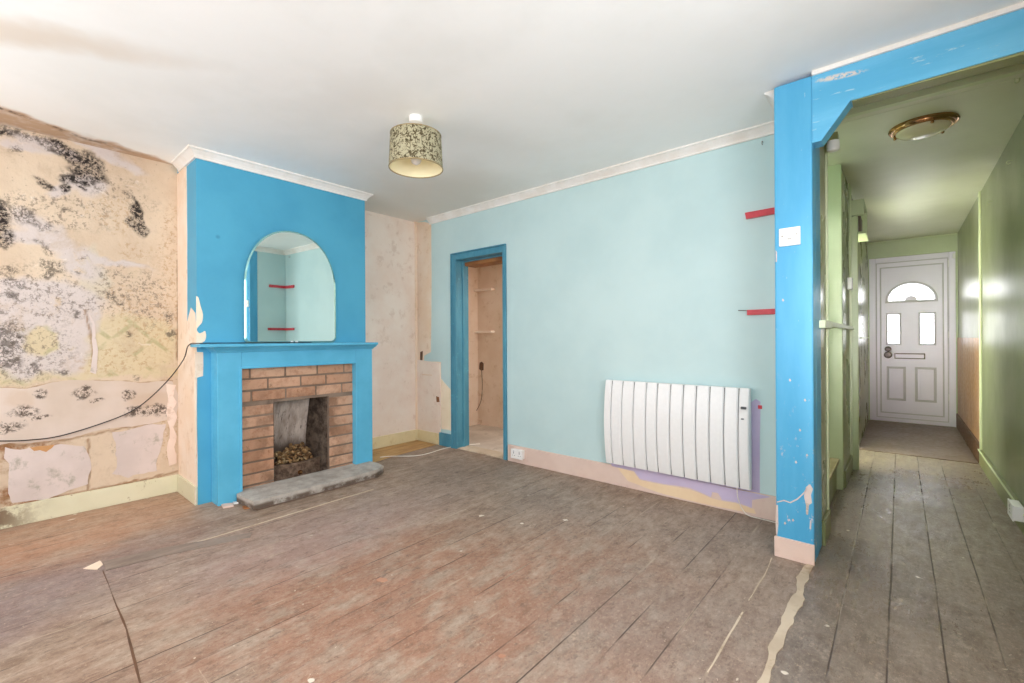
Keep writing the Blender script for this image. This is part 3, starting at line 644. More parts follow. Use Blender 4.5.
# ================================================================ WALL REMNANTS (children of their walls)
def px(pts, x=XA): return [onX(u, v, x) for u, v in pts]
patch('lining_paper_strip', px([(-12,389),(0,388),(25,389),(50,383),(70,380),(100,381),(140,383),(172,381),(177,392),(179,405),(176,418),(150,424),(112,428),(70,438),(30,443),(-12,446)]), 'X', XA-.001, .0035, MAT_STRIP, wl, .010, 4)
patch('plaster_patch', px([(5,447),(26,449),(45,447),(60,444),(84,446),(87,452),(88,484),(60,494),(35,500),(12,503),(8,490),(9,470),(4,458)]), 'X', XA-.001, .003, MAT_PAPER2, wl, .022, 4)
patch('plaster_patch', px([(112,432),(140,427),(166,424),(163,440),(158,456),(157,471),(140,474),(128,478),(112,474),(117,462),(116,446)]), 'X', XA-.001, .003, MAT_PAPER2, wl, .022, 4)
patch('rust_stain', px([(30,447.5),(40,446),(55,444.5),(52,448),(46,452),(40,450),(34,451)]), 'X', XA-.001, .0032, plaster('orange_stain', (206,160,112), (190,140,92), (170,110,60), 4, .5), wl, .006, 3)
patch('torn_paper', px([(88,312),(92,330),(93,352),(90,372),(96,374),(98,350),(95,325)]), 'X', XA-.001, .004, MAT_PAPER2, wl, .006, 3)
# curls of paper peeling from the corner
def curl(u, v, w_, h_, r_, name='peeling_paper'):
    y_, z_ = onX(u, v, XA); bm = bmesh.new(); rows = []
    nseg = 8
    for k in range(nseg+1):
        a = k/nseg*PI*.9
        yy = y_+w_*(k/nseg)-r_*.4*math.sin(a); xx = XA+.002+r_*(1-math.cos(a))
        jit = random.uniform(-.15, .15)*h_*(k/nseg)
        rows.append([bm.verts.new((xx, yy, z_-h_/2+jit*.6)), bm.verts.new((xx+.002, yy, z_+h_/2+jit))])
    for a, b in zip(rows, rows[1:]): bm.faces.new((a[0], b[0], b[1], a[1]))
    o = obj(name, bm, MAT_PAPER, wl, True)
    md = o.modifiers.new('thickness', 'SOLIDIFY'); md.thickness = .0012
patch('torn_paper', px([(166,384),(176,385),(173,396),(176.5,402),(173,409),(177,417),(173,427),(176.5,436),(174,447),(176.5,463),(169,466),(167,446),(170,430),(166,412),(168,398)]), 'X', XA-.001, .006, MAT_PAPER, wl, .010, 4)
# cream strip covering the side of the chimney breast
side = bmesh.new(); slab(side, ragged([(XA, 0.12), (XC-.22, .12), (XC-.20, .6), (XC-.215, 1.2), (XC-.205, 1.8), (XC-.21, ZC-.06), (XA, ZC-.06)], .004, 3), 'Y', CY0+.001, -.004)
obj('bare_plaster_strip', side, MAT_CREAM, wc)
sid2 = bmesh.new(); slab(sid2, ragged([(XC-.21, .12), (XC-.002, .12), (XC-.012, .5), (XC-.004, .8), (XC-.006, 1.03), (XC-.004, 1.16), (XC-.03, 1.26), (XC-.12, 1.30), (XC-.21, 1.20)], .006, 3), 'Y', CY0+.001, -.0045)
obj('bare_plaster_strip', sid2, MAT_CREAM, wc)
pp = [Vector(p+(0,)) for p in px([(196.2,296),(198.5,298),(200.5,306),(202.8,314),(202,322),(198,327),(196.8,330),(199,333),(202,332.5),(205,331),(206,336),(204.5,341),(199,344),(196.2,344)], XC)]
patch('peeled_patch', [(p.x, p.y) for p in smooth_path(pp, 4)], 'X', XC-.001, .003, MAT_CREAMPATCH, wc, 0)
patch('peeled_patch', px([(194.8,352),(203,352),(203,376),(196,378),(196.6,400),(196.0,450),(195,470),(196.5,504),(194.8,504)], XC), 'X', XC-.001, .002, MAT_CREAM, wc, .003, 3)
# alcove right: bare strip and patches on the turquoise wall
def py(pts, y=YT): return [onY(u, v, y) for u, v in pts]
patch('bare_plaster_strip', [(XA, .1), (-3.565, .1)]+py([(441,430),(441.5,400),(441,362),(431.5,361.5),(424,361),(424,356),(431,352),(431.5,300),(431.2,224),(425,222)])+[(XA, ZC)], 'Y', YT+.001, -.004, MAT_CREAM, wt, .003, 3)
patch('bare_plaster_panel', [(XA+.002, .115), (-3.565, .115)]+py([(441,430),(441.5,400),(440.5,363)])+[(XA+.002, .86)], 'Y', YT-.002, -.010, MAT_PINKWALL, wt, .002, 2)
patch('cream_filler_patch', py([(441.5,379),(452,391),(452,431),(449,430),(441.5,429)]), 'Y', YT+.001, -.004, MAT_CREAMPATCH, wt, .002, 2)
patch('hole', py([(420.5,352),(423,351),(423,356),(422.5,362),(420.5,361)]), 'Y', YT-.003, -.0015, MAT_DARKWOOD, wt, .003, 2)
patch('hole', py([(437,396),(440,397),(440.5,402),(437.5,402)]), 'Y', YT-.011, -.0015, MAT_RUSTWOOD, wt, .002, 2)
obj('shelf_scar', B((onY(423,386,YT)[0], onY(433,386,YT)[0], YT-.016, YT-.008, .70, .712)), MAT_CREAM, wt)
obj('alcove_corner_bead', B((XA, XA+.012, YT-.03, YT-.004, .115, ZC)), MAT_CREAM, wa)
# lilac and yellow older paint around and below the heater
patch('old_lilac_paint', py([(618,461),(616,464),(640,470),(700,484),(745,492),(760,493),(760.5,402),(756,399),(750,403),(744,400),(744,470),(700,470),(640,458)]), 'Y', YT+.001, -.0025, MAT_LILAC, wt, .004, 3)
patch('old_lilac_paint', py([(610,461.5),(640,468),(700,481.5),(771,497),(752,500),(752,508),(735,502),(722,500),(718,493),(712,492),(711,497),(690,488),(664,484),(640,479),(634,471),(612,466)], YT-.018), 'Y', YT-.0175, -.0012, MAT_LILAC, bb, .003, 2)
patch('old_yellow_paint', py([(616,466),(634,472),(640,480),(664,485),(690,489.5),(711,498),(722,501),(735,503),(754,509),(756,514),(740,511),(700,503),(660,493),(628,481)], YT-.018), 'Y', YT-.0175, -.0008, MAT_YELLOWPAINT, bb, .003, 2)
wp = obj('wall_plug_hole', B((-.650, -.628, YT-.004, YT+.001, .650, .672), bev=.002), MAT_RED, wt)

# floor bits
patch('bare_board_area', [(XA+.02, CY1+.01), (-3.50, CY1+.03), (-3.56, 2.55), (-3.60, YT-.03), (XA+.02, YT-.03)], 'Z', .0, .004, MAT_RAWWOOD, floor, .006, 2)
fil = ragged([onZ(u, v) for u, v in ((811,563),(814,566),(809,580),(804,590),(805,600),(797,612),(793,625),(787,632),(783,648),(775,664),(769,683),(763,705),(752,705),(757,683),(768,660),(773,640),(781,625),(785,612),(791,598),(797,588),(796,578),(803,568))], .013, 4)
bm = bmesh.new(); slab(bm, fil, 'Z', 0, .004); obj('filler_strip', bm, MAT_FILLER, floor)
patch('filler_strip', [onZ(u, v) for u, v in ((771,558),(772.5,558),(765,576),(749,601),(748,600.5),(764,575))], 'Z', 0, .0015, MAT_FILLER, floor, .003, 2)
patch('filler_strip', [onZ(u, v) for u, v in ((742,612),(743.5,612.5),(727,641),(708,673),(707,672),(725,640))], 'Z', 0, .0015, MAT_FILLER, floor, .003, 2)
patch('gap_strip', [(-2.862, .72), (-2.876, 1.35), (-2.885, 1.80), (-2.880, 1.82), (-2.870, 1.35), (-2.854, .72)], 'Z', 0, .003, MAT_FILLER, floor, .002, 2)
pk = patch('replacement_plank', [onZ(u, v) for u, v in ((103,562),(106,571),(165,556),(250,538),(252,533),(165,548))], 'Z', 0, .004, MAT_PLANK, floor, .002, 1)
patch('pale_split', [onZ(u, v) for u, v in ((83,569),(100,561),(103,565),(97,570))], 'Z', 0, .003, MAT_CREAM, floor, .003, 2)
patch('board_joint', [(-2.85, .360), (-2.5, .350), (-2.2, .344), (-1.8, .316), (-1.45, .303), (-1.45, .300), (-1.8, .312), (-2.2, .340), (-2.5, .346), (-2.85, .356)], 'Z', 0, .0015, MAT_DARKWOOD, floor, .003, 3)
MAT_TERRA = plaster('bare_orange_wood', (190, 146, 122), (178, 132, 108), (160, 110, 84), 3, .4)
for (u, v, a, b) in ((382,580,6,2.5), (502,656,4,2)):
    patch('worn_patch', [onZ(u-a, v), onZ(u-a*.3, v-b), onZ(u+a*.7, v-b*.6), onZ(u+a, v+b*.3), onZ(u+a*.2, v+b), onZ(u-a*.7, v+b*.7)], 'Z', 0, .0012, MAT_TERRA, floor, .012, 3)

# hall: end board, corner bead, plywood dado, sill
struct('trim_9', B((-.31, XR, YD-.015, YD, 2.29, ZH), bev=.002), MAT_BEAD)
struct('trim_10', B((XR-.014, XR, 5.46, 5.50, .02, ZH), bev=.004), MAT_BEAD)
struct('trim_11', B((XR-.010, XR, 5.50, YD-.02, .17, 1.065), bev=.002), MAT_PLYWOOD)
struct('baseboard_porch', B((XR-.022, XR, 5.50, YD-.02, 0, .17), bev=.004), MAT_DARKWOOD)
struct('trim_12', B((XP1+.0, XP1+.010, 3.035, 3.062, 0, ZH), bev=.003), MAT_BEAD)                # bead at stair opening
struct('trim_13', B((-.392, XP1+.004, 3.93, 4.0, 0, ZH), bev=.004), MAT_GREENLIGHT)              # stair post
struct('trim_14', B((XP1, XP1+.016, 4.575, 4.60, .0, ZH), bev=.003), MAT_BEAD)
struct('trim_15', B((XP1, -.256, 4.60, 4.66, 0, 2.06), bev=.004), MAT_GREENLIGHT)              # door casing in the hall
struct('trim_16', B((XP1, XP1+.028, YP+.20, 3.03, 1.125, 1.165), bev=.003), MAT_BEAD)            # dado rail pieces
struct('trim_17', B((XP1+.004, XP1+.030, 3.03, 4.572, 1.135, 1.163), bev=.003), MAT_BEAD)
struct('trim_18', B((XP1, XP1+.012, 5.9, YD-.04, 1.06, 1.075), bev=.002), MAT_BEAD)

# ================================================================ FRONT DOOR
d = empty('door_1', (.1, YD, 0)); d['kind'] = 'structure'
fx0, fx1, fz = -.300, .503, 2.085
lx0, lx1, lz0, lz1 = -.235, .445, .045, 2.025
obj('door_frame', B((fx0, lx0, YD-.02, YD+.09, 0, fz), (lx1, fx1, YD-.02, YD+.09, 0, fz), (lx0, lx1, YD-.02, YD+.09, lz1, fz), (lx0, lx1, YD-.01, YD+.09, 0, lz0), bev=.006), MAT_UPVC, d)
# leaf: slab with real openings for the fanlight and the two panes (tiles around them)
leaf = bmesh.new()
cx = (onY(888,301,YD)[0]+onY(935,300,YD)[0])/2; ar, ah, az = .215, .20, 1.535
pw = [(-.112, -.008), (.196, .312)]; pz0, pz1 = .995, 1.355
yl0, yl1 = YD+.012, YD+.055
box(leaf, lx0, lx1, yl0, yl1, lz0, pz0)
for a, b in ((lx0, pw[0][0]), (pw[0][1], pw[1][0]), (pw[1][1], lx1)): box(leaf, a, b, yl0, yl1, pz0, pz1)
box(leaf, lx0, lx1, yl0, yl1, pz1, az)
K = 24
arc = [(cx-ar*math.cos(PI*k/K), az+ah*math.sin(PI*k/K)) for k in range(K+1)]
slab(leaf, [(lx0, az)]+arc[:K//2+1]+[(cx, lz1), (lx0, lz1)], 'Y', yl0, yl1-yl0)
slab(leaf, [(cx, lz1)]+arc[K//2:]+[(lx1, az), (lx1, lz1)], 'Y', yl0, yl1-yl0)
sr = .058
slab(leaf, [(cx-sr*math.cos(PI*k/12), az+sr*.95*math.sin(PI*k/12)) for k in range(13)], 'Y', yl0, yl1-yl0)   # half-round boss under the fanlight
obj('door_leaf', leaf, MAT_UPVC, d)
bm = bmesh.new(); slab(bm, arc, 'Y', YD+.03, .008); obj('fanlight_pane', bm, MAT_DAYGLASS, d)
for a, b in pw: obj('pane', B((a, b, YD+.03, YD+.038, pz0, pz1)), MAT_DAYGLASS, d)
def ring(name, outline, wd, y, t, mat):
    """picture-frame moulding round a closed outline (inner edge given), grown outwards"""
    c_ = Vector((sum(p[0] for p in outline)/len(outline), sum(p[1] for p in outline)/len(outline)))
    bm = bmesh.new(); n_ = len(outline); A = []
    for i in range(n_):
        p, q, r_ = Vector(outline[i-1]), Vector(outline[i]), Vector(outline[(i+1) % n_])
        e0, e1 = (q-p).normalized(), (r_-q).normalized(); n0, n1 = Vector((e0.y, -e0.x)), Vector((e1.y, -e1.x))
        if n0.dot(q-c_) < 0 and n1.dot(q-c_) < 0: n0, n1 = -n0, -n1
        mm = (n0+n1).normalized(); mm /= max(.4, mm.dot(n0))
        A.append([q, q+mm*wd*.5, q+mm*wd])
    rows = []
    for tri in A:
        rows.append([bm.verts.new((tri[0].x, y, tri[0].y)), bm.verts.new((tri[1].x, y-t, tri[1].y)), bm.verts.new((tri[2].x, y, tri[2].y))])
    for i in range(n_):
        a, b = rows[i], rows[(i+1) % n_]
        for j in range(2): bm.faces.new((a[j], a[j+1], b[j+1], b[j]))
    return obj(name, bm, mat, d)
def rect(x0, x1, z0, z1): return [(x0, z0), (x1, z0), (x1, z1), (x0, z1)]
ring('fanlight_moulding', arc[::-1], .030, yl0, .010, MAT_GREYMOULD)
for a, b in pw: ring('pane_moulding', rect(a, b, pz0, pz1), .022, yl0, .010, MAT_GREYMOULD)
for x0, x1 in ((-.105, .030), (.165, .310)):
    ring('panel_moulding', rect(x0, x1, .30, .675), .026, yl0, .009, MAT_GREYMOULD)
    obj('raised_panel', B((x0+.022, x1-.022, yl0-.006, yl0+.002, .325, .650), bev=.004), MAT_UPVC, d)
ring('leaf_moulding', rect(lx0+.055, lx1-.055, lz0+.075, lz1-.075), .014, yl0, .007, MAT_GREYMOULD)
ring('sash_edge', rect(lx0+.012, lx1-.012, lz0+.012, lz1-.012), .010, yl0, .006, MAT_GREYMOULD)
lb = obj('letterbox', B((-.055, .235, yl0-.014, yl0, .80, .872), bev=.004), MAT_BLACKMETAL, d)
obj('letter_flap', B((-.043, .223, yl0-.019, yl0-.013, .812, .858), bev=.003), MAT_UPVC, lb)
hx, hz = onY(888, 350, YD)
for k, (zz, sxx) in enumerate(((hz+.012, .034), (hz-.062, .042))):
    bm = bmesh.new(); r_ = lathe(bm, [(sxx, 0), (sxx, -.012), (sxx*.8, -.018), (sxx*.45, -.02), (sxx*.45, -.04), (sxx*.6, -.045), (0.001, -.046)], (hx, yl0, zz), 20, 'Y'); obj('lock_escutcheon' if k == 0 else 'door_knob', bm, MAT_BLACKMETAL, d, True)
for zz in (.35, 1.1, 1.95): obj('hinge', B((lx1-.006, lx1+.022, yl0-.026, yl0-.004, zz-.04, zz+.04), bev=.004), MAT_PLASTIC, d)
obj('closer_bracket', B((.478, .500, YD-.055, YD-.02, 2.0, 2.06), bev=.004), MAT_PLASTIC, d)
fm = tag(obj('floor_mat', B((XP1+.006, XR-.026, 5.45, YD-.025, .0005, .007), bev=.002), MAT_MAT), 'brown hardboard mat covering the hall floor before the white front door', 'mat')

# ================================================================ STAIRS seen behind the post
st = thing('staircase', 'green painted stair with a bare wooden tread beside the blue post, left of the hall', 'stairs', (-.7, 3.5, 0))
for k in range(3):
    x1_ = -.345-.23*k
    obj('riser', B((x1_-.02, x1_, 3.135, 3.925, .215*k, .215*(k+1)-.02)), MAT_GREENTRIM, st)
    obj('tread', B((x1_-.23, x1_+.018, 3.135, 3.925, .215*(k+1)-.02, .215*(k+1)+.005), bev=.004), MAT_TREAD, st)

# ================================================================ FIREPLACE
XM = -3.365
mt = thing('fireplace_mantel', 'bright blue painted wooden fireplace mantel framing the brick surround', 'mantelpiece', (-3.43, 1.55, 0))
LY = ((.983, 1.125), (1.968, 2.118))
for k, (a, b) in enumerate(LY):
    bm = B((XC, XM, a, b, 0, 1.0), bev=.003)
    inner = b if k == 0 else a
    box(bm, XC+.001, XM+.006, (inner-.014 if k == 0 else inner-.002), (inner+.002 if k == 0 else inner+.014), .0, .898, bev=.003)
    obj('leg', bm, MAT_MANTEL, mt)
obj('frieze', B((XC, XM, 1.125, 1.968, .893, 1.0), (XC, XM+.006, 1.125, 1.968, .886, .900), bev=.003), MAT_MANTEL, mt)
bm = bmesh.new()
prof = [(0, 1.0), (.004, 1.0), (.012, 1.012), (.026, 1.024), (.030, 1.036), (0, 1.036)]
sweep(bm, prof, [(XC, LY[0][0]), (XM, LY[0][0]), (XM, LY[1][1]), (XC, LY[1][1])])
obj('bed_moulding', bm, MAT_MANTEL, mt)
obj('back_fill', B((XC, XM, .984, 2.117, 1.0, 1.034)), MAT_MANTEL, mt)
obj('shelf', B((XC, XM+.075, .868, 2.130, 1.036, 1.056), bev=.004), MAT_MANTEL, mt)

# brick surround
XB = -3.415
bs = thing('brick_surround', 'tan brick fire surround with sooty joints inside the blue mantel', 'fireplace', (-3.45, 1.55, 0))
by0, by1, bz1 = 1.125, 1.968, .893
obj('mortar', B((XC, XB-.004, by0, OY0, 0, bz1), (XC, XB-.004, OY1, by1, 0, bz1), (XC, XB-.004, OY0, OY1, OZ, bz1)), MAT_MORTAR, bs)
bm = bmesh.new(); ch = .0735
rows3 = [[.062, .225, .225, .205, .07], [.172, .21, .175, .21], [.072, .22, .215, .20, .09]]
def brick(y0, y1, z0, z1): box(bm, XC+.01, XB+random.uniform(-.002, .003), y0+random.uniform(0, .002), y1-random.uniform(0, .002), z0+random.uniform(0, .0015), z1-random.uniform(0, .0015), bev=.004, seg=2)
for r_ in range(3):
    z1_ = bz1-.006-r_*.0815; z0_ = z1_-.070; y_ = by0
    tot = sum(rows3[r_]); sc_ = (by1-by0-.010*(len(rows3[r_])-1))/tot
    for wdt in rows3[r_]:
        brick(y_, y_+wdt*sc_, z0_, z1_); y_ += wdt*sc_+.010
hh = OZ/8
for r_ in range(8):
    z0_ = r_*hh; z1_ = z0_+hh-.011
    brick(by0, OY0, z0_, z1_)
    brick(OY1, by1, z0_, z1_)
obj('brickwork', bm, MAT_BRICK, bs)

fb = thing('fireback', 'pale soot streaked clay fireback with dark cheeks inside the fire opening', 'fireback', (-3.7, 1.55, 0))
bm = bmesh.new(); rows = []
for k in range(13):                                      # curved back panel leaning forward towards the top
    t_ = k/12; y_ = OY0+.055+(OY1-OY0-.11)*t_; bow = .05*math.sin(PI*t_)
    rows.append([bm.verts.new((XC-.20-bow, y_, .0)), bm.verts.new((XC-.20-bow, y_, .30)), bm.verts.new((XC-.17-bow*.8, y_, .45)), bm.verts.new((XC-.12-bow*.4, y_, OZ+.0))])
for a, b in zip(rows, rows[1:]):
    for j in range(3): bm.faces.new((a[j], a[j+1], b[j+1], b[j]))
o_ = obj('back_panel', bm, MAT_SOOT, fb, True)
md = o_.modifiers.new('thickness', 'SOLIDIFY'); md.thickness = .02; md.offset = 1
for s_, ya, yb in ((1, OY0+.001, OY0+.055), (-1, OY1-.001, OY1-.055)):
    bm = bmesh.new()
    pts = [(XB-.03, ya), (XB-.03, ya+s_*.012), (XC-.20, yb), (XC-.20, ya)]
    slab(bm, [(p[0], p[1]) for p in pts], 'Z', 0, OZ-.002); obj('cheek', bm, MAT_CHEEK, fb)
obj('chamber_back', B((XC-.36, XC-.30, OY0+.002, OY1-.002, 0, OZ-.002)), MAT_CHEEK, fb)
gr = thing('fire_grate', 'low rusty iron grate with a curved front at the bottom of the fireplace', 'grate', (XC-.02, 1.55, 0))
bm = bmesh.new(); G = []
for k in range(17):
    t_ = k/16; y_ = OY0+.018+(OY1-OY0-.036)*t_; bow = .055*math.sin(PI*t_)
    G.append((XC+.005+bow-.03, y_))
for lo_, hi_, ex in ((.005, .125, 0), (.125, .150, .012), (.005, .022, .01)):
    outer = [(x_+ex, y_) for x_, y_ in G]; inner = [(x_-.018, y_) for x_, y_ in G[::-1]]
    slab(bm, outer+inner, 'Z', lo_, hi_-lo_)
obj('front_plate', bm, MAT_IRON, gr)
bm = bmesh.new(); lathe(bm, [(.001, .022), (.012, .02), (.016, .01), (.016, 0)], (XC+.03, 1.557, .075), 14, 'X'); obj('damper_knob', bm, MAT_BRASS, gr, True)
bm = bmesh.new()
for k in range(9):
    y_ = OY0+.07+k*.034; tube(bm, [(XC-.02, y_, .10), (XC-.16, y_, .10)], .006, 6, 1)
obj('grate_bars', bm, MAT_IRON, gr)
bm = bmesh.new()
for k in range(170):
    x_ = random.uniform(XC-.17, XC-.02); y_ = random.uniform(OY0+.07, OY1-.07); t_ = (XC-.02-x_)/.15
    s0 = random.uniform(.010, .026)
    z_ = .115+t_*.08+random.uniform(0, .05)*math.exp(-((y_-1.62)/.12)**2)*1.4
    mtx = Matrix.Translation((x_, y_, z_)) @ Matrix.Rotation(random.uniform(0, 6), 4, Vector((random.random(), random.random(), random.random())).normalized()) @ Matrix.Diagonal((s0, s0*.7, s0*.5, 1))
    bmesh.ops.create_icosphere(bm, subdivisions=1, radius=1, matrix=mtx)
box(bm, XC-.19, XC-.03, OY0+.06, OY1-.06, .10, .125)
tag(obj('ash_rubble', bm, MAT_ASH), 'heap of brown ash and plaster rubble lying in the fire grate', 'rubble', kind='stuff')

h_ = thing('hearth_slab', 'raised grey concrete hearth slab on the floorboards before the fireplace', 'hearth', (-3.2, 1.6, 0))
XH = -3.09
out = [(XM+.002, 1.128), (XM+.002, 2.09), (-3.30, 2.10), (XH-.07, 2.088), (XH-.005, 1.97), (XH+.003, 1.45), (XH+.003, 1.098), (XM+.03, 1.082)]
bm = bmesh.new(); slab(bm, ragged(out, .002, 2), 'Z', .012, .052)
obj('slab', bm, MAT_SLAB, h_)
bm = bmesh.new(); slab(bm, [(XB+.0, 1.128), (XB, 1.965), (XM, 1.965), (XM, 1.128)], 'Z', .0, .062); obj('inner_bed', bm, MAT_SLAB, h_)
bm = bmesh.new(); slab(bm, ragged([(XM+.004, 1.12), (XM+.004, 2.08), (-3.30, 2.10), (XH-.10, 2.09), (XH-.012, 1.97), (XH-.008, 1.45), (XH-.008, 1.12), (-3.2, 1.105)], .004, 2), 'Z', 0, .013); obj('mortar_bed', bm, MAT_MORTAR, h_)
for lab, (u, v), sz in (('pinkish broken tile lying left of the hearth slab', (228, 506), .045), ('small white plaster scrap beside the left hearth corner', (236, 503.5), .020), ('brown tile shard under the left edge of the hearth', (247, 508), .028)):
    x_, y_ = onZ(u, v); bm = bmesh.new()
    slab(bm, ragged([(x_-sz, y_-sz*.6), (x_+sz*.6, y_-sz*.8), (x_+sz, y_+sz*.4), (x_-sz*.3, y_+sz*.7)], .003, 1), 'Z', 0.0005, .010)
    tag(obj('debris_piece', bm, {.045: MAT_PINKSKIRT, .020: MAT_WHITE, .028: MAT_RUSTWOOD}[sz]), lab, 'debris')

# ================================================================ MIRROR
my0, my1, mz0, mzs, mz1 = 1.176, 1.866, 1.062, 1.46, 1.903
mr = thing('arched_mirror', 'frameless arched mirror standing on the blue mantel shelf', 'mirror', (XC+.02, (my0+my1)/2, mz0))
def arch_outline(ins):
    cy_, hw = (my0+my1)/2, (my1-my0)/2-ins; r_ = .035
    o = []
    for k in range(7):
        a = PI+PI/2*k/6; o.append((cy_-hw+r_+r_*math.cos(a), mz0+ins+r_+r_*math.sin(a)))
    for k in range(7):
        a = 1.5*PI+PI/2*k/6; o.append((cy_+hw-r_+r_*math.cos(a), mz0+ins+r_+r_*math.sin(a)))
    for k in range(1, 40):
        a = PI*k/40; e = .92
        o.append((cy_+hw*math.copysign(abs(math.cos(a))**e, math.cos(a)), mzs+(mz1-ins-mzs)*math.sin(a)**.92))
    return o
A_, Bq = arch_outline(0), arch_outline(.012)
bm = bmesh.new()
v0 = [bm.verts.new((0, y_, z_)) for y_, z_ in A_]; v1 = [bm.verts.new((.003, y_, z_)) for y_, z_ in A_]; v2 = [bm.verts.new((.006, y_, z_)) for y_, z_ in Bq]
n_ = len(v0); bm.faces.new(v0[::-1])
for i in range(n_):
    j = (i+1) % n_
    bm.faces.new((v0[i], v0[j], v1[j], v1[i])); bm.faces.new((v1[i], v1[j], v2[j], v2[i]))
bev = obj('bevelled_edge', bm, MAT_GLASSEDGE)
bm = bmesh.new(); bm.faces.new([bm.verts.new((.0062, y_, z_)) for y_, z_ in Bq]); gl_ = obj('mirror_glass', bm, MAT_MIRROR)
MIR_YAW, MIR_LEAN = math.radians(2.4), math.radians(0)
for o_ in (bev, gl_):
    o_.data.transform(Matrix.Translation((0, -(my0+my1)/2, -mz0)))
    o_.parent = mr
mr.location = (XC+.020, (my0+my1)/2, mz0-.004); mr.rotation_euler = (0, MIR_LEAN, MIR_YAW)
for k in (-.025, .010):
    o_ = obj('mirror_clip', B((.004, .014, k, k+.018, -.004, .016), bev=.002), MAT_CLIP); o_.parent = mr

# ================================================================ CEILING LAMPS
LX, LYY = -2.07, 1.59
lp = thing('pendant_lamp', 'drum pendant lamp with green damask fabric shade and cream lining', 'lamp', (LX, LYY, ZC))
bm = bmesh.new(); r_ = lathe(bm, [(.001, ZC), (.038, ZC), (.039, ZC-.012), (.037, ZC-.034), (.026, ZC-.038), (.014, ZC-.040), (.001, ZC-.040)], (LX, LYY, 0), 28); obj('ceiling_rose', bm, MAT_PLASTIC, lp, True)
bm = bmesh.new(); tube(bm, [(LX, LYY, ZC-.03), (LX, LYY, 2.205)], .004, 8, 1); lathe(bm, [(.001, 2.27), (.030, 2.265), (.034, 2.235), (.034, 2.225), (.001, 2.222)], (LX, LYY, 0), 20); obj('lamp_holder', bm, plain('beige_lampholder', (206, 190, 160), .4), lp, True)
bm = bmesh.new(); lathe(bm, [(.150, 2.044), (.141, 2.230)], (LX, LYY, 0), 56); o_ = obj('lamp_shade', bm, MAT_SHADE, lp, True)
bm = bmesh.new(); lathe(bm, [(.148, 2.045), (.139, 2.229)], (LX, LYY, 0), 56); obj('shade_lining', bm, MAT_LINING, o_, True)
for zz, rr in ((2.044, .150), (2.230, .141)):
    bm = bmesh.new(); lathe(bm, [(rr+.0015, zz-.002), (rr+.0015, zz+.003), (rr-.003, zz+.003), (rr-.003, zz-.002), (rr+.0015, zz-.002)], (LX, LYY, 0), 56); obj('shade_rim', bm, MAT_RIM, o_, True)
for k in range(3):
    bm = bmesh.new(); a = 2*PI*k/3+.4; tube(bm, [(LX+.034*math.cos(a), LYY+.034*math.sin(a), 2.228), (LX+.139*math.cos(a), LYY+.139*math.sin(a), 2.228)], .002, 6, 1); obj('shade_spoke', bm, MAT_RIM, lp)
bm = bmesh.new(); lathe(bm, [(.001, 2.065)]+[(.030*math.sin(PI*k/12), 2.095-.030*math.cos(PI*k/12)) for k in range(1, 10)]+[(.016, 2.135), (.014, 2.165), (.014, 2.222)], (LX, LYY, 0), 24); obj('light_bulb', bm, MAT_BULB, lp, True)

HX, HY = .105, 3.53
hl = thing('hall_ceiling_light', 'round flush hall ceiling light with brass ring and opal glass bowl', 'lamp', (HX, HY, ZH))
K_ = .72
bm = bmesh.new(); lathe(bm, [(r_*K_, z_) for r_, z_ in [(.150, ZH), (.212, ZH), (.214, ZH-.008), (.206, ZH-.014), (.200, ZH-.013), (.196, ZH-.020), (.188, ZH-.020), (.182, ZH-.026), (.170, ZH-.028), (.160, ZH-.026), (.150, ZH)]], (HX, HY, 0), 64); obj('brass_ring', bm, MAT_BRASS, hl, True)
bm = bmesh.new(); lathe(bm, [(.168*K_, ZH-.024)]+[(.168*K_*math.cos(PI/2*k/10), ZH-.024-.040*math.sin(PI/2*k/10)) for k in range(1, 10)]+[(.001, ZH-.064)], (HX, HY, 0), 56); obj('glass_bowl', bm, MAT_OPAL, hl, True)
for a in (2.9, 5.0, .8):
    x_, y_ = HX+.176*K_*math.cos(a), HY+.176*K_*math.sin(a); bm = bmesh.new()
    lathe(bm, [(.001, ZH-.044), (.006, ZH-.042), (.009, ZH-.036), (.006, ZH-.030), (.009, ZH-.027), (.009, ZH-.021)], (x_, y_, 0), 14); obj('bowl_clip', bm, MAT_BRASS, hl, True)

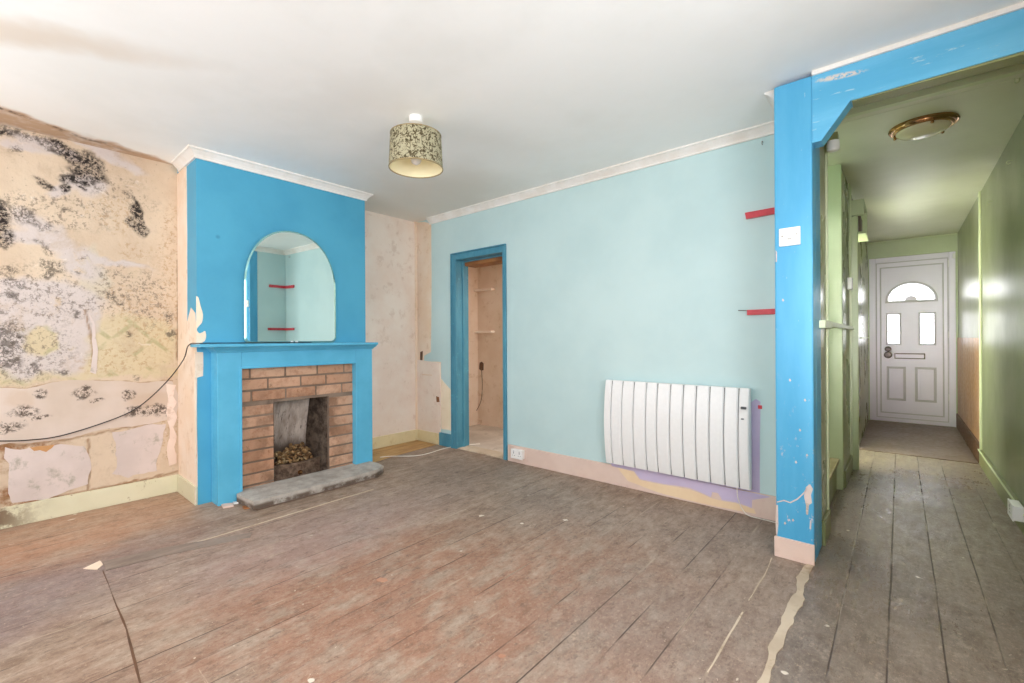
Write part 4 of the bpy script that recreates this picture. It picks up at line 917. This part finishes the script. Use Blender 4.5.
# ================================================================ RADIATOR
rd = thing('electric_radiator', 'white finned electric radiator mounted low on the turquoise wall', 'radiator', (-1.16, 2.98, .17))
RX = [-1.640, -1.583, -1.499, -1.412, -1.321, -1.243, -1.154, -1.069, -.987, -.905, -.820, -.738, -.675]
rz0, rz1 = .172, .775
def fin_prof(inset=0):
    zs = [rz0+(rz1-rz0)*k/14 for k in range(15)]; pr = []
    for z_ in zs:
        t_ = (z_-rz0)/(rz1-rz0); bow = .032*math.sin(PI*min(1, max(0, t_)))**.8
        pr.append((2.955-bow+inset, z_))
    return pr
for k in range(12):
    x0_, x1_ = RX[k]+.003, RX[k+1]-.003
    bm = bmesh.new(); pr = fin_prof(); inn = fin_prof(.008); L_, R_, L2, R2 = [], [], [], []
    for (yf, z_), (yi, _) in zip(pr, inn):
        L2.append(bm.verts.new((x0_, yi, z_))); L_.append(bm.verts.new((x0_+.006, yf, z_))); R_.append(bm.verts.new((x1_-.006, yf, z_))); R2.append(bm.verts.new((x1_, yi, z_)))
    LB = [bm.verts.new((x0_, 2.992, z_)) for _, z_ in pr]; RB = [bm.verts.new((x1_, 2.992, z_)) for _, z_ in pr]
    cols = [LB, L2, L_, R_, R2, RB]
    for a, b in zip(cols, cols[1:]+cols[:1]):
        for j in range(14): bm.faces.new((a[j], a[j+1], b[j+1], b[j]))
    bm.faces.new([c_[0] for c_ in cols]); bm.faces.new([c_[-1] for c_ in cols][::-1])
    nm = 'end_cap' if k == 0 else ('control_panel' if k == 11 else 'fin')
    o_ = obj(nm, bm, MAT_RADI, rd)
    if k == 11:
        x_, z_ = onY(743.5, 408, 2.925); obj('display', B((x_-.014, x_+.014, 2.915, 2.935, z_-.007, z_+.007), bev=.002), MAT_DISPLAY, o_)
        x_, z_ = onY(742.5, 419, 2.925); obj('button', B((x_-.007, x_+.007, 2.918, 2.935, z_-.003, z_+.003), bev=.001), MAT_RADGAP, o_)
obj('heating_core', B((RX[0]+.01, RX[-1]-.01, 2.962, 2.988, rz0+.004, rz1-.004)), MAT_RADGAP, rd)
for x_ in (-1.45, -.90): obj('wall_bracket', B((x_, x_+.04, 2.988, YT, .25, .70)), MAT_PLASTIC, rd)
bm = bmesh.new(); tube(bm, [(-.755, 2.975, .20), (-.752, 2.965, .13), (-.748, 2.985, .085), (-.735, 2.99, .045), (-.70, 2.985, .012), (-.64, 2.992, .004), (-.56, 2.985, .004), (-.50, 2.95, .004), (-.487, 2.80, .004)], .003, 8, 6)
obj('power_cable', bm, MAT_WCABLE, rd, True)

# ================================================================ SMALL THINGS
# cable over the mouldy wall to the mantel shelf
pts = [(XA+.016,)+onX(u, v, XA+.016) for u, v in ((-30,440), (0,441), (30,440), (60,436), (100,424), (130,412))]
pts += [(XA+.03,)+onX(150, 398, XA+.03), (XA+.07,)+onX(170, 378, XA+.07), (-3.66, .872, .955), (-3.475, .856, 1.050), (-3.38, .90, 1.0615), (-3.40, 1.1, 1.0615), (-3.42, 1.40, 1.0615), (-3.40, 1.62, 1.0615)]
bm = bmesh.new(); tube(bm, pts, .0035, 6, 6); tag(obj('loose_cable', bm, MAT_DARK, None, True), 'thin dark cable drooping across the mouldy wall up to the mantel shelf', 'cable')
pts = [onZ(u, v)+(.007,) for u, v in ((380,458), (390,457), (420,456), (445,449), (462,446), (480,444.5))]
bm = bmesh.new(); tube(bm, pts, .0035, 6, 6); tag(obj('floor_cable', bm, MAT_WCABLE, None, True), 'thin white cable lying on the floor before the cupboard doorway', 'cable')

def battens(name, lab, bx, mat, end=None):
    o = tag(obj(name, B(bx, bev=.002), mat), lab, 'batten', 'red shelf battens'); return o
x0_, x1_ = onY(745, 214, YT-.015)[0], XP0-.002
bm = bmesh.new(); slab(bm, [(x0_+.006, 1.800), (x0_, 1.838), (x1_, 1.842), (x1_, 1.806)], 'Y', YT, -.018); tag(obj('shelf_batten', bm, MAT_RED), 'upper red shelf batten on turquoise wall beside the blue post', 'batten', 'red shelf battens')
x0_ = onY(747, 312, YT-.015)[0]
sb = thing('shelf_batten', 'lower red shelf batten with a nail, on turquoise wall beside the blue post', 'batten', (x0_, YT, 1.23), 'red shelf battens')
obj('batten_strip', B((x0_, x1_, YT-.018, YT, 1.215, 1.247), bev=.002), MAT_RED, sb)
bm = bmesh.new(); tube(bm, [(x0_+.01, YT-.008, 1.243), (x0_-.05, YT-.012, 1.246)], .003, 6, 1); obj('nail', bm, MAT_SCREW, sb)
tag(obj('shelf_batten', B((XP0-.018, XP0, 2.80, YT-.02, 1.806, 1.842), bev=.002), MAT_RED), 'upper red batten on the partition side, seen only in the mirror', 'batten', 'red shelf battens')
tag(obj('shelf_batten', B((XP0-.018, XP0, 2.78, YT-.02, 1.215, 1.247), bev=.002), MAT_RED), 'lower red batten on the partition side, seen only in the mirror', 'batten', 'red shelf battens')

sp_ = thing('switch_plate', 'white cord outlet plate screwed to the blue post', 'switch', (-.404, YP, 1.567))
obj('plate', B((-.449, -.359, YP-.010, YP-.0005, 1.524, 1.612), bev=.003), MAT_PLASTIC, sp_)
for k, dx in enumerate((-.030, .030)):
    bm = bmesh.new(); lathe(bm, [(.0045, -.010), (.0045, -.0115), (.001, -.012)], (-.404+dx, YP, 1.572+k*.004), 12, 'Y'); obj('screw', bm, MAT_SCREW, sp_)
obj('rocker', B((-.413, -.395, YP-.0125, YP-.009, 1.553, 1.562), bev=.001), plain('grey_rocker', (190, 188, 186), .4), sp_)

def hook(name, lab, base, dirn, mat=MAT_SCREW):
    b_ = Vector(base); d_ = Vector(dirn); dn = Vector((0, 0, -1)) if abs(d_.z) < .5 else Vector((.7, -.7, 0))
    p = [b_, b_+d_*.018]
    for k in range(1, 8):
        a = PI*1.3*k/7; p.append(b_+d_*(.018+.010*math.sin(a))+dn*(.010*(1-math.cos(a))))
    bm = bmesh.new(); tube(bm, p, .0022, 6, 2); tag(obj(name, bm, mat, None, True), lab, 'hook')
hook('cup_hook', 'small metal hook high on the turquoise wall under the coving near the post', (-.616, YT, 2.245), (0, -1, 0))
hook('cup_hook', 'metal hook screwed into the green hall ceiling behind the blue beam', (.418, 3.177, ZH), (0, 0, -1), plain('green_painted_hook', (190, 196, 160), .4))
y_, z_ = onX(1013, 160, XR); hook('wall_hook', 'upper small hook on the green right hall wall', (XR, y_, z_), (-1, 0, 0), plain('green_painted_hook_b', (196, 200, 168), .4))
y_, z_ = onX(993, 201, XR); hook('wall_hook', 'lower small hook on the green right hall wall', (XR, y_, z_), (-1, 0, 0), plain('green_painted_hook_c', (196, 200, 168), .4))

# sockets
def socket(name, lab, bx, ax, gang=2):
    r_ = thing(name, lab, 'socket', ((bx[0]+bx[1])/2, (bx[2]+bx[3])/2, bx[4]))
    obj('back_box', B(bx, bev=.004), MAT_PLASTIC, r_)
    if ax == 'Y':
        obj('face_plate', B((bx[0]-.003, bx[1]+.003, bx[2]-.006, bx[2]+.001, bx[4]-.003, bx[5]+.003), bev=.002), MAT_PLASTIC, r_)
        n_ = gang
        for k in range(n_):
            cx_ = bx[0]+(bx[1]-bx[0])*(k+.5)/n_
            obj('switch_rocker', B((cx_-.006, cx_+.006, bx[2]-.009, bx[2]-.005, bx[5]-.025, bx[5]-.010), bev=.001), MAT_GREYMOULD, r_)
            obj('pin_slots', B((cx_-.003, cx_+.003, bx[2]-.0066, bx[2]-.0055, bx[4]+.040, bx[4]+.050), (cx_-.014, cx_-.008, bx[2]-.0066, bx[2]-.0055, bx[4]+.022, bx[4]+.027), (cx_+.008, cx_+.014, bx[2]-.0066, bx[2]-.0055, bx[4]+.022, bx[4]+.027)), MAT_DISPLAY, r_)
    else:
        obj('face_plate', B((bx[0]-.006, bx[0]+.001, bx[2]-.003, bx[3]+.003, bx[4]-.003, bx[5]+.003), bev=.002), MAT_PLASTIC, r_)
        cy_ = (bx[2]+bx[3])/2
        obj('switch_rocker', B((bx[0]-.009, bx[0]-.005, cy_-.006, cy_+.006, bx[5]-.025, bx[5]-.010), bev=.001), MAT_GREYMOULD, r_)
        obj('pin_slots', B((bx[0]-.0066, bx[0]-.0055, cy_-.003, cy_+.003, bx[4]+.040, bx[4]+.050), (bx[0]-.0066, bx[0]-.0055, cy_-.014, cy_-.008, bx[4]+.022, bx[4]+.027), (bx[0]-.0066, bx[0]-.0055, cy_+.008, cy_+.014, bx[4]+.022, bx[4]+.027)), MAT_DISPLAY, r_)
    return r_
socket('wall_socket', 'white double socket on the pink skirting right of the cupboard doorway', (-2.570, -2.445, YT-.050, YT-.018, .048, .124), 'Y', 2)
socket('skirting_socket', 'white surface socket on the green skirting at the right hall wall', (XR-.062, XR-.024, 3.60, 3.74, .085, .165), 'X', 1)
ps = thing('pull_switch', 'round white ceiling pull switch beside the top of the blue post', 'switch', (-.27, 3.0, 2.11))
bm = bmesh.new(); lathe(bm, [(.001, 2.075), (.022, 2.077), (.029, 2.085), (.030, 2.115), (.028, 2.130), (.001, 2.132)], (-.268, 2.97, 0), 24); obj('switch_body', bm, MAT_PLASTIC, ps, True)
obj('mounting_block', B((-.311, -.245, 2.94, 3.0, 2.132, 2.168), bev=.003), MAT_GREENTRIM, ps)
sw = thing('hall_switch', 'small white switch box on the left hall wall above the dado rail', 'switch', (XP1, 4.45, 1.46))
obj('switch_box', B((XP1, XP1+.030, 4.40, 4.50, 1.450, 1.545), bev=.004), MAT_PLASTIC, sw)
obj('switch_rocker', B((XP1+.030, XP1+.033, 4.443, 4.457, 1.49, 1.51), bev=.001), MAT_GREYMOULD, sw)
bm = bmesh.new(); tube(bm, [(XP1+.012, 4.45, 1.545), (XP1+.012, 4.45, 2.29)], .006, 8, 1); obj('conduit', bm, MAT_GREENLIGHT, sw)
mb = thing('meter_box', 'pale green open-sided meter box high on the left hall wall', 'cupboard', (XP1, 5.2, 2.0))
xo = -.215
obj('front_board', B((XP1, xo, 4.58, 4.598, 2.062, 2.185), bev=.002), MAT_GREENLIGHT, mb)
obj('back_board', B((XP1, xo, 5.06, 5.08, 1.94, 2.185), bev=.002), MAT_GREENLIGHT, mb)
obj('top_board', B((XP1, xo, 4.598, 5.06, 2.167, 2.185)), MAT_GREENLIGHT, mb)
obj('bottom_board', B((XP1, xo+.008, 4.66, 5.08, 1.925, 1.94), bev=.002), MAT_GREENLIGHT, mb)
obj('fuse_unit', B((XP1, xo-.03, 4.80, 5.0, 1.94, 2.10), bev=.006), plain('dark_bakelite', (84, 66, 58), .4), mb)

# cupboard fittings
for nm, u0, u1, v, lab in (('closet_batten', 474, 494, 291, 'upper pale shelf batten on the cupboard back wall through the doorway'), ('closet_batten', 477, 494, 332, 'lower pale shelf batten on the cupboard back wall through the doorway')):
    a, z_ = onY(u0, v, 4.04); b, _ = onY(u1, v, 4.04)
    tag(obj(nm, B((a, b, 3.99, 4.05, z_-.016, z_+.012), bev=.003), MAT_PINKWALL), lab, 'batten', 'cupboard shelf battens')
x_, z_ = onY(481.5, 366, 4.05)
bmw = bmesh.new(); slab(bmw, ragged([(x_-.04, z_-.04), (x_-.03, z_+.04), (x_+.01, z_+.055), (x_+.04, z_+.03), (x_+.035, z_-.05), (x_, z_-.06)], .008, 2), 'Y', 4.0505, -.003)
tag(obj('wall_hole', bmw, MAT_DARKWOOD), 'dark ragged hole in the cupboard back wall', 'hole')
bm = bmesh.new(); tube(bm, [(x_+.01, 4.04, z_-.03), (x_+.02, 4.04, .45), (x_-.02, 4.03, .25), (x_-.18, 3.98, .03), (x_-.22, 3.92, .012)], .004, 6, 5)
tag(obj('closet_cable', bm, plain('brown_cable', (120, 92, 70), .5), None, True), 'thin brown cable hanging from the cupboard wall hole', 'cable')

# ================================================================ LIGHT, WORLD, CAMERA
def area(name, loc, rot, sx_, sy_, power, col=(1, 1, 1)):
    l = bpy.data.lights.new(name, 'AREA'); l.shape = 'RECTANGLE'; l.size = sx_; l.size_y = sy_; l.energy = power; l.color = col
    o = bpy.data.objects.new(name, l); C.objects.link(o); o.location = loc; o.rotation_euler = rot; return o
area('added_window_fill', ((W1[0]+W1[1])/2, YR-.12, (WZ0+WZ1)/2), (PI/2, 0, 0), W1[1]-W1[0], WZ1-WZ0, 20, (.955, .975, 1))  # fill light added outside the first added window
area('added_window_fill', ((W2[0]+W2[1])/2, YR-.12, (WZ0+WZ1)/2), (PI/2, 0, 0), W2[1]-W2[0], WZ1-WZ0, 38, (.955, .975, 1))  # fill light added outside the second added window
area('added_window_fill', (XR+.12, (W3[0]+W3[1])/2, (W3Z0+W3Z1)/2), (PI/2, 0, PI/2), W3[1]-W3[0], W3Z1-W3Z0, 66, (.955, .975, 1))  # fill light added outside the added right-hand window
ln = area('added_window_fill', (.09, YR-.11, 1.25), (PI/2, 0, -.02), .28, .85, 3.6, (1, .975, 1)); ln.data.spread = math.radians(21)    # added narrow beam down the hall to brighten the front door
area('stairwell_fill', (-.85, 3.56, 2.25), (0, .5, 0), .6, .6, 22, (1, 1, 1))  # unseen lamp added above the stairs as hall fill
area('side_room_fill', (-1.40, 5.0, 1.25), (PI/2, 0, -PI/2), .6, 1.4, 24, (1, 1, 1))  # unseen lamp added in the side room to brighten the hall
area('side_room_fill', (-.66, 4.70, 1.25), (PI/2, 0, PI), .46, 1.4, 110, (1, .96, 1))  # second added lamp there, aimed at the front door
area('closet_fill', (-2.2, 3.6, 2.05), (0, 0, 0), .8, .6, 14, (1, .97, .93))  # unseen lamp added to lift the dark cupboard

wd = bpy.data.worlds.new('sky'); scene.world = wd; wd.use_nodes = True
bg = wd.node_tree.nodes['Background']; bg.inputs[0].default_value = (.80, .90, 1, 1); bg.inputs[1].default_value = 1.0

cam = bpy.data.cameras.new('camera'); co = bpy.data.objects.new('camera', cam); C.objects.link(co)
cam.sensor_fit = 'HORIZONTAL'; cam.sensor_width = 36; cam.lens = F/1024*36
fw = Vector((-sY, cY, 0)); rt = Vector((cY, sY, 0)); up = Vector((0, 0, 1))
# roll: image axes turned by ROLL
r2 = rt*cR+up*(-sR)*-1 if False else (rt*cR - up*(-sR)); 
xax = (rt*cR+up*sR).normalized(); yax = (up*cR-rt*sR).normalized()
rot = Matrix((xax, yax, -fw)).transposed().to_4x4()
co.matrix_world = Matrix.Translation((0, 0, EYE)) @ rot
cam.shift_y = (V0-341.5)/1024.0
cam.clip_start = .02
scene.camera = co

scene.view_settings.view_transform = 'Standard'; scene.view_settings.look = 'None'
scene.view_settings.gamma = 1; scene.view_settings.use_curve_mapping = False
scene.view_settings.exposure = 0.25
cy = scene.cycles
cy.max_bounces = 14; cy.diffuse_bounces = 8; cy.glossy_bounces = 6; cy.transparent_max_bounces = 8
cy.use_denoising = True; cy.sample_clamp_indirect = 6; cy.caustics_reflective = False; cy.caustics_refractive = False
